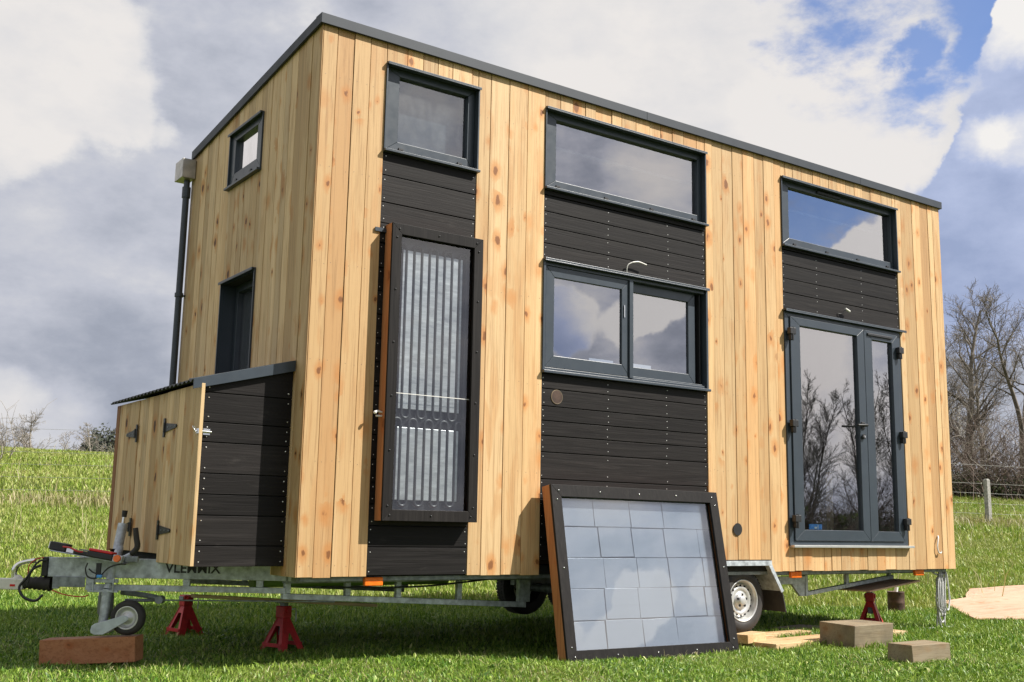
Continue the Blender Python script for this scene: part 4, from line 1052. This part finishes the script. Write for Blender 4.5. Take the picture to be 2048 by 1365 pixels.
q = MB(); q.lathe([(.068, -.030), (.062, -.033), (.058, -.024), (.050, -.012), (.030, -.012), (.024, -.024), (.0, -.026)], 36, M=WT); q.lathe([(.068, .030), (.058, .024), (.0, .02)], 24, M=WT); q.build('hub', 'silver', jc)
q = MB(T=TB)
pts = [(.330, -.355), (.330, -.315)]
q.prism([(.300, -.335), (.305, -.310), (.325, -.295), (.350, -.290), (.495, -.245), (.515, -.252), (.518, -.270), (.505, -.282), (.400, -.345), (.375, -.358), (.325, -.360), (.305, -.350)], -.088, -.080)
q.prism([(.300, -.335), (.305, -.310), (.325, -.295), (.350, -.290), (.495, -.245), (.515, -.252), (.518, -.270), (.505, -.282), (.400, -.345), (.375, -.358), (.325, -.360), (.305, -.350)], .000, .008)
q.cyl((.502, -.092, -.262), (.502, .012, -.262), .010, n=12); q.cyl((.345, -.092, -.330), (.345, .012, -.330), .008, n=12)
q.build('fork', plain('zinc_plated_fork', (0.50, 0.55, 0.58), 0.4, 0.3, 0.15, 20), jc, .002)
q = MB(T=TB); q.tube([(.40, .10, -.125), (.50, .10, -.135), (.60, .10, -.150), (.655, .10, -.165)], .016, 12); q.tube([(.42, .12, -.175), (.55, .12, -.172), (.66, .12, -.168)], .010); q.cyl((.64, .07, -.165), (.64, .13, -.165), .024, n=16)
q.cyl((.655, .1, -.168), (1.7, .1, -.158), .005, n=8)
q.build('brake_linkage', 'galv_dull', house)
q = MB(T=TB); q.lathe([(0, -.285), (.028, -.28), (.045, -.25), (.047, -.16), (.040, -.115), (0, -.11)], 20, M=Matrix.Translation((.30, .13, 0)), axis='z'); q.build('brake_damper', plain('dull_grey_plastic', (0.20, 0.22, 0.22), 0.4), house)

# ---------------------------------------------------------------- loose things
lb = thing('trailer_light_board', 'trailer light board with red and orange lamps lying across the drawbar', 'light board', (TB @ Vector((.25, 0, .08))))
TL_ = TB @ Matrix.Translation((.27, -.10, .088)) @ Matrix.Rotation(math.radians(9), 4, 'Y') @ Matrix.Rotation(math.radians(-4), 4, 'X')
q = MB(T=TL_); q.box(-.24, .20, -.02, .13, -.006, .0); q.build('plate', 'galv', lb, .001)
q = MB(T=TL_); q.box(-.10, .20, .06, .15, .028, .034); q.build('cover_plate', 'galv_dull', lb, .002)
q = MB(T=TL_); q.box(-.01, .145, -.045, .045, .001, .036); q.build('lamp_body', 'plastic', lb, .006)
q = MB(T=TL_); q.box(-.004, .139, -.046, .040, .0365, .052); q.build('red_lens', 'red_lens', lb, .005)
q = MB(T=TL_); q.box(.150, .205, -.052, -.01, -.002, .04); q.build('lamp_bracket', 'galv', lb, .003)
q = MB(T=TL_); q.cyl((.178, -.068, .020), (.178, -.052, .020), .020, .022, n=20); q.build('orange_lamp', 'orange_lens', lb)
q = MB(T=TL_); q.box(-.255, -.155, .0, .09, .001, .05); q.box(-.10, -.012, -.02, .05, .001, .026); q.build('lamp_body', 'plastic', lb, .006)
q = MB(T=TL_); q.box(-.262, -.2555, .005, .085, .006, .046); q.build('chrome_end', 'chrome', lb, .003); q = MB(T=TL_); q.box(-.15, -.105, .0, .05, .001, .03); q.build('chrome_end', 'chrome', lb, .003)
q = MB(T=TL_); q.tube([(-.17, -.01, .03), (-.12, -.03, .032), (-.07, -.03, .02), (-.02, .0, .022)], .005); q.build('red_wire', 'red_paint', lb)
q = MB(T=TB); q.tube([(.27, -.13, .055), (.262, -.135, .02), (.275, -.135, -.02), (.31, -.135, -.035), (.35, -.135, -.02), (.40, -.14, .03), (.46, -.14, .05), (.50, -.14, .052)], .0045)
q.tube([(.28, -.13, .02), (.31, -.135, .0), (.345, -.135, -.01)], .0045); q.build('lamp_cable', 'plastic', lb)
q = MB(T=TB); q.box(.325, .350, -.14, -.12, -.03, .055); q.build('strap', 'plastic', lb)
q = MB(T=TB); q.box(.335, .365, -.152, -.134, -.030, -.012); q.build('plug', 'blue_print', lb, .003)

# block under the jockey wheel
q = MB(T=TB @ Matrix.Translation((.02, -.10, -.53)) @ Matrix.Rotation(math.radians(-3.2), 4, 'Y'))
q.box(0, .56, 0, .15, -.01, .135)
tag(q.build('timber_block', 'red_timber', None, .004), 'reddish timber beam block lying under the jockey wheel', 'timber block')

# axle stands
def axle_stand(loc, rz, h, label):
    t = thing('axle_stand', label, 'axle stand', loc, rz, 'red axle stands holding up the trailer')
    q = MB(); hb_ = .215; wb, wt = .106, .030
    for k in range(4):                         # four leaning plates, each with a notch cut up from the foot
        Rk = Matrix.Rotation(math.pi/2*k, 4, 'Z'); wz = lambda z: wb+(wt-wb)*z/hb_
        pl = [(-wb, 0), (-wb+.052, 0), (-.006, .115), (.006, .115), (wb-.052, 0), (wb, 0), (wt, hb_), (-wt, hb_)]
        if k in (1, 3): pl = [(-wb, 0), (-wb+.035, 0), (-wt*.8, .16), (wt*.8, .16), (wb-.035, 0), (wb, 0), (wt, hb_), (-wt, hb_)]
        e_ = .004*(k % 2)+.0005
        q.add([(u_-(e_ if u_ > 0 else -e_), -(wz(z_)-e_), z_) for u_, z_ in pl]+[(u_-(e_ if u_ > 0 else -e_), -(wz(z_)-e_-.004), z_) for u_, z_ in pl],
              [tuple(range(8)), tuple(range(15, 7, -1))]+[(i, i+8, (i+1) % 8+8, (i+1) % 8) for i in range(8)], M=Rk)
    for k in (1, 3):
        Rk = Matrix.Rotation(math.pi/2*k, 4, 'Z'); q.box(-.086, .086, -.098, -.093, .03, .055, M=Rk)
    q.box(-.13, .13, -.13, -.09, -.004, .002); q.box(-.13, .13, .09, .13, -.004, .002)
    q.build('base', 'red_paint', t, .001)
    q = MB(); q.box(-.038, .038, -.038, .038, hb_-.005, hb_+.075); q.cyl((0, -.05, hb_+.045), (0, .05, hb_+.045), .020, n=14); q.build('collar', 'red_paint', t, .006)
    q = MB(); q.box(-.018, .018, -.022, .022, .10, h-.025)
    for k in range(int((h-hb_-.12)/.03)): q.box(.018, .026, -.018, .018, hb_+.09+k*.03, hb_+.102+k*.03)
    q.box(-.045, .045, -.030, .030, h-.025, h-.012); q.box(-.045, -.033, -.03, .03, h-.012, h); q.box(.033, .045, -.03, .03, h-.012, h); q.build('ratchet_post', 'galv_dull', t, .002)
    q = MB(); q.tube([(.038, -.03, hb_+.05), (.075, -.035, hb_+.05), (.080, -.035, hb_-.03)], .004); q.build('pawl_handle', 'galv', t)
    return t
gs = lambda x, y, d=0: (x, y, height(x, y)+d)
axle_stand((.40, 1.05, GZ), .35, .335, 'red axle stand under the front of the chassis, nearer the camera')
axle_stand((.15, 2.28, GZ), .2, .28, 'red axle stand on the far side of the front of the chassis')
axle_stand((6.02, .62, GZ), .5, .40, 'red axle stand under the right rear truss behind the timber blocks')

# the panel that leans against the house
PB = Vector((1.712, -.355, -.535)); th = math.radians(10.706)
TP = Matrix.Translation(PB) @ Matrix.Rotation(-th, 4, 'X') @ Matrix.Rotation(math.radians(.28), 4, 'Y')
pan = thing('solar_panel', 'big black framed glass panel of silver sheets leaning against the house', 'solar panel', PB)
pw, ph = 1.535, 1.147
q = MB(T=TP); panel_frame(q, 0, pw, 0, ph, .080, -.003, .016)
q.cur = 1
for x_ in np.linspace(.06, pw-.06, 5):
    for z_ in (.04, ph-.04): q.ball((x_, -.004, z_), .0065, 8)
for z_ in (.10, .60, ph-.10):
    for x_ in (.04, pw-.04): q.ball((x_, -.004, z_), .0065, 8)
q.build('frame', ['black_frame', 'chrome'], pan, .002)
q = MB(T=TP); q.box(-.001, .024, .0165, .095, 0, ph); q.box(pw-.024, pw, .0165, .095, 0, ph); q.box(.0245, pw-.0245, .0165, .095, 0, .024); q.box(.0245, pw-.0245, .0165, .095, ph-.024, ph)
q.build('casing', 'cedar_side', pan, .002)
q = MB(T=TP); q.box(.0245, pw-.0245, .082, .090, .0245, ph-.0245); q.build('back_board', 'plastic', pan)
q = MB(T=TP); q.box(.078, pw-.078, .0245, .0285, .078, ph-.078); q.build('cover_glass', 'glass_panel', pan)
ix0, ix1, iz0, iz1 = .055, pw-.055, .060, ph-.060
for r_ in range(5):
    z0_ = iz0+(iz1-iz0)*r_/5; z1_ = iz0+(iz1-iz0)*(r_+1)/5
    sh = (.0, .01, .03, .015, .0)[r_]
    cs = [ix0, ix0+.345+sh, ix0+.64+sh, ix0+.95+sh*.5, ix0+1.27+sh, ix1] if r_ not in (0, 4) else [ix0, ix0+.335+sh, ix0+.66, ix0+.97, ix1]
    for k, (a, c) in enumerate(zip(cs[:-1], cs[1:])):
        ry = random.uniform(-.8, .8); dz = random.uniform(-.003, .003)
        Ms = Matrix.Translation(((a+c)/2, 0, (z0_+z1_)/2)) @ Matrix.Rotation(math.radians(ry), 4, 'Y') @ Matrix.Rotation(math.radians(random.uniform(-1.0, 1.0)), 4, 'X') @ Matrix.Rotation(math.radians(random.uniform(-1.0, 1.0)), 4, 'Z')
        hw, hh = (c-a)/2-.0032, (z1_-z0_)/2-.0034
        q = MB(T=TP); q.box(-hw, hw, .060, .0635, -hh+dz, hh+dz, M=Ms); q.build('silver_sheet', 'foil', pan, .0008)
for x_ in (.22, 1.28):
    q = MB(); q.box(1.712+x_-.07, 1.712+x_+.07, -.42, -.20, -.585, -.537); tag(q.build('wood_offcut', 'pale_timber', None, .002), 'small offcut under the leaning panel near its '+('left' if x_ < 1 else 'right')+' corner', 'offcut')

# timber blocks on the grass
def block(x, y, rz, lx, ly, h, name, label, mat='old_timber', z=None, dz=0.0, tilt=0.0):
    t = MB(T=Matrix.Translation((x, y, (GZ if z is None else z))) @ Matrix.Rotation(rz, 4, 'Z') @ Matrix.Rotation(tilt, 4, 'Y'))
    R_ = random.Random(int(x*100)); jt = lambda: R_.uniform(-.010, .010) if 'block' in name else R_.uniform(-.004, .004)
    t.hexa([(sx*lx/2+jt(), sy*ly/2+jt(), z_+(jt()*.6 if z_ > 0 else 0)) for z_ in (dz-.01, h) for sx, sy in ((-1, -1), (1, -1), (1, 1), (-1, 1))])
    return tag(t.build(name, mat, None, .004), label, 'timber block' if 'block' in name else 'plank')
block(*BLOCKS['large'], .168, 'timber_block', 'larger weathered grey timber block on the grass with a chipped edge')
block(*BLOCKS['small'], .118, 'timber_block', 'smaller pale weathered timber block, nearest the camera at right')
block(*BLOCKS['behind'], .045, 'plank', 'pale short plank lying behind the larger timber block', 'pale_timber')
block(*BLOCKS['shade'], .03, 'plank', 'shaded plank on the grass in front of the right stand', 'old_timber')
# boards under the wheel
block(*BLOCKS['bottom'], .022, 'plank', 'bottom board of the pile under the wheel', 'pale_timber')
block(3.70, .10, -.06, .50, .26, .030, 'plank', 'middle board of the pile directly under the wheel', 'pale_timber', z=GZ+.023)
block(3.63, -.10, .35, .34, .12, .055, 'plank', 'short thick offcut on top of the boards in front of the wheel', 'pale_timber', z=GZ+.033)
block(*BLOCKS['right'], .030, 'plank', 'narrow reddish board sticking out right of the wheel', 'pale_timber', z=GZ+.020)
block(*BLOCKS['wide'], .034, 'plank', 'wide pale board lying in the grass right of the leaning panel', 'pale_timber', )
# plywood sheet far right, warped
ply = MB(); out = SHEET
def plyz(x, y): return height(x, y)+.022+.012*math.sin(x*2.3)+.012*math.sin(y*4)
cx_, cy_ = sum(p[0] for p in out)/8, sum(p[1] for p in out)/8
dense = []
for i in range(8):
    a, c = Vector(out[i]), Vector(out[(i+1) % 8])
    for k in range(4): dense.append(a.lerp(c, k/4)+Vector((random.uniform(-.02, .02), random.uniform(-.015, .015))))
n_ = len(dense); vv = []; ff = []
for lev in (0, 1):
    for rr in (1.0, .66, .33):
        for p in dense:
            x_, y_ = cx_+(p.x-cx_)*rr, cy_+(p.y-cy_)*rr; vv.append((x_, y_, plyz(x_, y_)+.012*lev))
    vv.append((cx_, cy_, plyz(cx_, cy_)+.012*lev))
B = 3*n_+1
for lev in (0, 1):
    o_ = lev*B
    for r_ in (0, 1):
        for i in range(n_): j = (i+1) % n_; ff.append((o_+r_*n_+i, o_+r_*n_+j, o_+(r_+1)*n_+j, o_+(r_+1)*n_+i))
    for i in range(n_): ff.append((o_+2*n_+i, o_+2*n_+(i+1) % n_, o_+3*n_))
for i in range(n_): j = (i+1) % n_; ff.append((i, B+i, B+j, j))
ply.add(vv, ff); tag(ply.build('plywood_sheet', 'plywood', None), 'broken pinkish plywood sheet lying on the grass at far right', 'plywood sheet')
# tin with a rag
ct = thing('tin_can', 'dark rusty tin with a white rag, standing behind the red stand', 'tin', (7.35, 1.30, GZ), 0.0)
q = MB(); q.lathe([(0, 0), (.086, 0), (.089, .01), (.086, .02), (.086, .11), (.089, .12), (.086, .13), (.086, .225), (.090, .232), (.082, .235), (.080, .05), (0, .05)], 28, axis='z'); q.build('can_body', 'tin', ct)
q = MB(); q.tube([(.01, 0, .06), (.0, .01, .20), (.02, 0, .28)], [.03, .025, .018], 8); q.build('rag', 'towel', ct)
# bundle of rope
rp = MB(); random.seed(11)
hook = Vector((6.33, .10, -.03))
for i in range(9):
    w_ = random.uniform(.03, .10); ln = random.uniform(.28, .47); ox = random.uniform(-.07, .07); oy = random.uniform(-.03, .03)
    pts = []
    for k in range(19):
        t = k/18*2*math.pi; pts.append(hook+Vector((ox+math.sin(t)*w_*(.5+.5*(1-math.cos(t))/2)+random.uniform(-.006, .006), oy+math.sin(t)*.02, -ln*(1-math.cos(t))/2)))
    rp.tube(pts, .0075, 6)
for i in range(4):
    pts = [hook+Vector((random.uniform(-.05, .05), 0, -.02))]
    x_ = random.uniform(-.08, .08)
    for k in range(1, 9): pts.append(hook+Vector((x_+.02*math.sin(k*1.3+i), .01*math.cos(k+i), -.485*k/8)))
    pts += [hook+Vector((x_+.05, .03, -.492)), hook+Vector((x_+.13*(1 if i % 2 else -1), .02, -.495))]
    rp.tube(pts, .0075, 6)
rp.tube([hook+Vector((-.10, 0, .0)), hook+Vector((-.04, -.02, -.03)), hook+Vector((.04, -.02, -.02)), hook+Vector((.10, 0, .0))], .009, 6)
tag(rp.build('rope_bundle', 'rope', None), 'grey rope bundle hanging in loops from the rear right corner', 'rope')
random.seed(5)

# ---------------------------------------------------------------- fence
posts = []
t_R = 0
Pr = FR
sel = [-3, 0, 1]
for k in range(-7, 3):
    p = FR+FD*(3.9*k)
    if abs(st(p.x, p.y)[1])/st(p.x, p.y)[0] > .62: continue
    posts.append(p)
first = None
for i, p in enumerate(posts):
    z = height(p.x, p.y); lab = 'square concrete fence post in the wire fence, clear of the house at right'
    if (p-FR).length > .1: lab = None
    if first is None:
        fp = MB(); fp.box(-.065, .065, -.055, .055, -.3, 1.10); fp.hexa([(-.065, -.055, 1.101), (.065, -.055, 1.101), (.065, .055, 1.101), (-.065, .055, 1.101), (-.04, -.03, 1.13), (.04, -.03, 1.13), (.04, .03, 1.13), (-.04, .03, 1.13)])
        o = fp.build('fence_post', 'concrete', None, .006); first = o
    else:
        o = first.copy(); COL.objects.link(o)
    o.location = (p.x, p.y, z); o.rotation_euler = (random.uniform(-.02, .02), random.uniform(-.02, .02), math.atan2(FD.y, FD.x)+.3)
    a, s_ = st(p.x, p.y)[1]/st(p.x, p.y)[0], 0
    tag(o, lab or 'concrete post of the wire fence, standing hidden behind the house', 'fence post', 'concrete posts of the wire fence')
for k, hz in enumerate((.30, .55, .80, 1.04, 1.50)):
    q = MB(); a = posts[0]-FD*8; L_ = (posts[-1]-posts[0]).length+16; pts = []
    for j in range(61):
        p = a+FD*(L_*j/60); ph_ = (L_*j/60) % 3.9; zz = height(p.x, p.y); pts.append((p.x, p.y, zz+hz-.03*math.sin(math.pi*ph_/3.8)+(0.0)))
    # keep a wire straight between posts: smooth the height
    zs_ = [p_[2] for p_ in pts]; sm = [sum(zs_[max(0, i-5):i+6])/len(zs_[max(0, i-5):i+6]) for i in range(len(zs_))]
    pts = [(p_[0], p_[1], s_) for p_, s_ in zip(pts, sm)]
    q.tube(pts, .0038, 4, cap=False)
    for j in range(200):
        f = random.random()*59; i0 = int(f); p = Vector(pts[i0]).lerp(Vector(pts[i0+1]), f-i0); d = Vector((random.uniform(-1, 1), random.uniform(-1, 1), random.uniform(-1, 1))).normalized()*.022
        q.tube([p-d, p+d], .003, 3, cap=False)
    nm = ('lowest', 'second lowest', 'middle', 'second highest', 'topmost')[k]
    tag(q.build('barbed_wire', 'wire', None), nm+' barbed wire strand running along the field fence', 'wire', 'barbed wire strands of the field fence')

# ---------------------------------------------------------------- bare trees
def grow(seed, h, trunk_r, ang=50, levels=3, n1=16, n2=9, n3=6, base=.25, twig=.006, kink=.10, up=.10, width=.42, fork=0):
    """a trunk that runs to the top with limbs along it, each limb with branches, each branch with twigs"""
    R_ = random.Random(seed); tr = MB(); cr = MB()
    def axis(p, d, ln, r, steps, lift, kk):
        pts = [p.copy()]; q_ = p.copy(); dd = d.copy(); rad = [r]
        for i in range(steps):
            dd = (dd+Vector((R_.gauss(0, kk), R_.gauss(0, kk), R_.gauss(0, kk)*.6+lift))).normalized()
            q_ = q_+dd*ln/steps; pts.append(q_.copy()); rad.append(max(twig*.5, r*(1-.82*(i+1)/steps)))
        return pts, rad
    def at(pts, f):
        x_ = f*(len(pts)-1); i0 = min(len(pts)-2, int(x_)); return pts[i0].lerp(pts[i0+1], x_-i0), (pts[i0+1]-pts[i0]).normalized()
    def limb(p, d, ln, r, lev):
        steps = (9, 7, 5, 4)[lev]; pts, rad = axis(p, d, ln, r, steps, up*(.35 if lev else .1), kink*(1+.5*lev))
        (cr if lev else tr).tube(pts, rad, (8, 5, 3, 3)[lev], cap=False)
        if lev >= levels: return
        k = (n1, n2, n3)[lev]
        for j in range(k):
            f = (base if lev == 0 else .18)+(1-(base if lev == 0 else .18))*(j+R_.random())/k; f = min(f, .98)
            b_, dd = at(pts, f)
            side = dd.cross(Vector((R_.gauss(0, 1), R_.gauss(0, 1), R_.gauss(0, 1)))).normalized()
            a_ = math.radians(ang*R_.uniform(.6, 1.25)); nd = (dd*math.cos(a_)+side*math.sin(a_)).normalized()
            if lev == 0: l2 = h*width*(1.05-.62*f**1.5)*R_.uniform(.7, 1.15)
            else: l2 = ln*R_.uniform(.32, .62)*(1.1-.5*f)
            limb(b_, nd, l2, max(twig, r*(1-.82*f)*R_.uniform(.42, .62)), lev+1)
    if fork:
        p0 = Vector((0, 0, -.3)); p1 = Vector((R_.gauss(0, .1), R_.gauss(0, .1), h*base)); tr.tube([p0, p0.lerp(p1, .5)+Vector((.05, .03, 0)), p1], [trunk_r*1.15, trunk_r*.95, trunk_r*.8], 8, cap=False)
        for j in range(fork):
            t_ = 2*math.pi*j/fork+R_.random(); d = Vector((math.cos(t_)*.42, math.sin(t_)*.42, 1)).normalized(); sv_ = base; 
            limb(p1, d, h*(1-base)*R_.uniform(.85, 1.05), trunk_r*.62, 0)
    else: limb(Vector((0, 0, -.3)), Vector((R_.uniform(-.05, .05), R_.uniform(-.05, .05), 1)).normalized(), h+.3, trunk_r, 0)
    return tr, cr
def tree(s, t, seed, h, label, bark='bark', name='bare_tree', group='bare trees along the field edge', **kw):
    x_, y_ = xy(s, t) if kw.pop('rel', True) else (s, t)
    T = thing(name, label, 'tree', (x_, y_, height(x_, y_)), kw.pop('rz', 0.0), group)
    a, c = grow(seed, h, kw.pop('tr', h*.018), **kw)
    a.build('trunk', bark, T); c.build('crown', bark, T)
    return T
# right-hand trees behind the fence
RT = dict(ang=44, kink=.11, up=.14, base=.20)
tree(47, 19.9, 21, 8.4, 'tall bare tree just right of the house with a thick lichened trunk', 'bark', tr=.20, n1=26, n2=13, n3=8, twig=.008, width=.36, **RT)
tree(46, 21.8, 22, 9.0, 'tallest bare tree at the right edge, its trunk forking high', 'bark', tr=.18, n1=15, n2=12, n3=8, ang=44, kink=.11, up=.14, width=.30, base=.30, fork=2, twig=.008)
tree(50, 19.4, 23, 7.6, 'bare tree half hidden by the right corner of the house', 'bark', tr=.11, n1=22, n2=12, n3=7, width=.36, twig=.008, **RT)
tree(48, 20.9, 24, 5.8, 'slim pale birch between the two tall bare trees', 'birch', tr=.06, n1=14, n2=7, n3=4, width=.3, twig=.009, **RT)
tree(45, 20.4, 25, 4.6, 'low pale stemmed sapling in front of the two tall trees', 'bark_pale', tr=.05, n1=12, n2=7, n3=4, width=.3, twig=.008, **RT)
tree(53, 23.2, 26, 8.6, 'reddish brown bushy bare tree behind the tallest one', 'bark', tr=.12, n1=22, n2=12, n3=8, width=.40, twig=.008, **RT)
tree(54, 21.4, 27, 7.4, 'fine twigged bare tree far behind, between the two tall trunks', 'bark', tr=.10, n1=22, n2=12, n3=7, width=.42, twig=.008, **RT)
def thicket(name, label, pts, mat, n, hmin, hmax, wth, seed, cat, r=.007, leafy=None):
    R_ = random.Random(seed); q = MB()
    for i in range(n):
        f = R_.random()*(len(pts)-1); i0 = int(f); c = Vector(pts[i0]).lerp(Vector(pts[i0+1]), f-i0)
        x_, y_ = c.x+R_.gauss(0, wth), c.y+R_.gauss(0, wth); p = Vector((x_, y_, height(x_, y_)-.05)); d = Vector((R_.gauss(0, .45), R_.gauss(0, .45), 1)).normalized(); ln = R_.uniform(hmin, hmax)
        P = [p]
        for k in range(4): d = (d+Vector((R_.gauss(0, .25), R_.gauss(0, .25), R_.gauss(-.08, .15)))).normalized(); P.append(P[-1]+d*ln/4)
        q.tube(P, [r*1.6, r*1.3, r, r*.8, r*.5], 3, cap=False)
        for k in range(3):
            b_ = P[R_.randint(1, 4)]; d2 = (d+Vector((R_.gauss(0, .8), R_.gauss(0, .8), R_.gauss(.2, .5)))).normalized(); q.tube([b_, b_+d2*ln*.2, b_+(d2+Vector((R_.gauss(0, .3), R_.gauss(0, .3), 0)))*ln*.35], [r*.8, r*.6, r*.4], 3, cap=False)
    return tag(q.build(name, mat, None), label, cat, kind='stuff')
def leafmass(name, label, pts, mat, n, h, wth, seed, size, cat='hedge'):
    R_ = random.Random(seed); q = MB(); vs = []; fs = []
    for i in range(n):
        f = R_.random()*(len(pts)-1); i0 = int(f); c = Vector(pts[i0]).lerp(Vector(pts[i0+1]), f-i0)
        x_, y_ = c.x+R_.gauss(0, wth), c.y+R_.gauss(0, wth); hh = h*(.75+.25*math.sin(f*9)+.2*math.sin(f*23)); z_ = height(x_, y_)+R_.random()**.8*hh
        a = Vector((R_.gauss(0, 1), R_.gauss(0, 1), R_.gauss(0, 1))).normalized()*size*R_.uniform(.6, 1.3); b_ = a.orthogonal().normalized()*size*.5; o_ = len(vs); p = Vector((x_, y_, z_))
        vs += [p-a*.5, p+b_*.5, p+a*.5, p-b_*.5]; fs.append((o_, o_+1, o_+2, o_+3))
    q.v = [v_[:] for v_ in vs]; q.f = fs; q.mi = [0]*len(fs); q.sm = [False]*len(fs)
    return tag(q.build(name, mat, None), label, cat, kind='stuff')
hp = [xy(44, 15.5), xy(44.5, 19), xy(44, 23), xy(43, 28)]
thicket('scrub', 'tangled leafless scrub at the foot of the right hand trees', hp, 'scrub', 1300, 1.0, 4.0, 1.0, 31, 'scrub', .010)
thicket('pale_scrub', 'pale upright stems standing among the right hand scrub', hp, 'bark_pale', 170, 2, 5, .6, 32, 'scrub', .010)
leafmass('hedge_bank', 'dark green ivy and bramble bank below the right hand trees', hp, 'hedge', 20000, 1.0, .65, 33, .13)
# trees beyond the crest at left
FT = dict(bark='bark_pale', ang=56, kink=.12, up=.10, twig=.024, base=.10)
tree(150, -66.2, 41, 8.0, 'broad domed bare tree on the skyline left of the storage box', tr=.30, n1=20, n2=11, n3=7, width=.58, **FT)
tree(152, -72.0, 42, 6.6, 'low bare tree on the skyline at the far left edge', tr=.2, n1=16, n2=9, n3=6, width=.55, **FT)
tree(149, -69.6, 43, 6.3, 'small bushy bare tree just left of the domed tree', tr=.2, n1=16, n2=9, n3=6, width=.5, **FT)
tree(151, -62.6, 44, 6.0, 'small bare tree just right of the domed tree on the skyline', tr=.16, n1=14, n2=9, n3=5, width=.45, **FT)
tree(149, -57.6, 45, 7.0, 'bare tree on the skyline nearest the storage box', tr=.2, n1=18, n2=10, n3=6, width=.55, **FT)
tree(160, -60.0, 46, 8.2, 'dark evergreen tree behind the skyline beside the storage box', 'bark_dark', name='evergreen_tree', levels=2, tr=.3)
q = MB(); R_ = random.Random(9); ex, ey = xy(160, -60.0)
for i in range(6000):
    a = R_.uniform(0, 2*math.pi); rr = 4.5*math.sqrt(R_.random()); z_ = height(ex, ey)+2.0+5.6*R_.random()*(1-(rr/4.8)**2)*(1+.2*math.sin(a*4))
    p = Vector((ex+math.cos(a)*rr, ey+math.sin(a)*rr, z_)); u_ = Vector((R_.gauss(0, 1), R_.gauss(0, 1), R_.gauss(0, 1))).normalized()*.28; w_ = u_.orthogonal().normalized()*.18
    q.add([p-u_, p+w_, p+u_, p-w_], [(0, 1, 2, 3)])
ev = [o for o in COL.objects if o.name.startswith('evergreen_tree')][0]
fo = q.build('foliage', 'fir', None); fo.parent = ev; fo.matrix_parent_inverse = Matrix.Translation(-ev.location)
# bramble shoots poking over the crest at the far left
thicket('bramble_shoots', 'thin bare shoots rising above the meadow at the left edge', [xy(33, -15.9), xy(33, -15.3)], 'bark_pale', 14, .9, 2.0, .25, 51, 'shoots', .010)
# the tree line behind the camera, seen mirrored in the glazed door
lab = ['bare tree in the row facing the house, mirrored in the door glass' for w_ in 'first second third fourth fifth sixth seventh eighth ninth tenth eleventh twelfth thirteenth fourteenth'.split()]
protoA = None
spots = [(33.0, -27.5, 8.6), (35.0, -26.0, 9.2), (37.2, -27.5, 8.2), (38.8, -25.5, 9.4), (40.6, -27.0, 10.6), (42.6, -26.0, 10.8), (45, -27.5, 10), (31.4, -28.5, 7.2), (34.2, -30.5, 8.6), (36.3, -29.5, 9.6), (38.2, -31, 9), (40.0, -29.5, 10), (41.6, -31, 11), (43.8, -29.5, 10.5)]
for i, (x_, y_, hh) in enumerate(spots):
    hh *= .74
    if i < 3:
        T = tree(x_, y_, 60+i, hh, lab[i], 'bark_dark', rel=False, group='bare trees in the row facing the house', tr=.055, n1=26, n2=10, n3=6, ang=38, width=.27, twig=.007, up=.2, base=.12, kink=.08)
        if i == 0: protos = []
        protos.append((T, hh))
    else:
        src, h0 = protos[i % 3]; T = dup(src, (x_, y_, height(x_, y_)), i*1.7, label=lab[i]); k_ = hh/h0; T.scale = (k_, k_, k_)
hb2 = [(28, -26), (34, -25), (40, -25.5), (48, -26)]
thicket('hedgerow_stems', 'brown leafless hedgerow facing the house front', hb2, 'scrub', 1300, 1.0, 2.6, .5, 71, 'hedgerow', .014)
leafmass('hedgerow', 'dark hedge bank facing the house front', hb2, 'hedge', 9000, 1.5, .5, 72, .26)
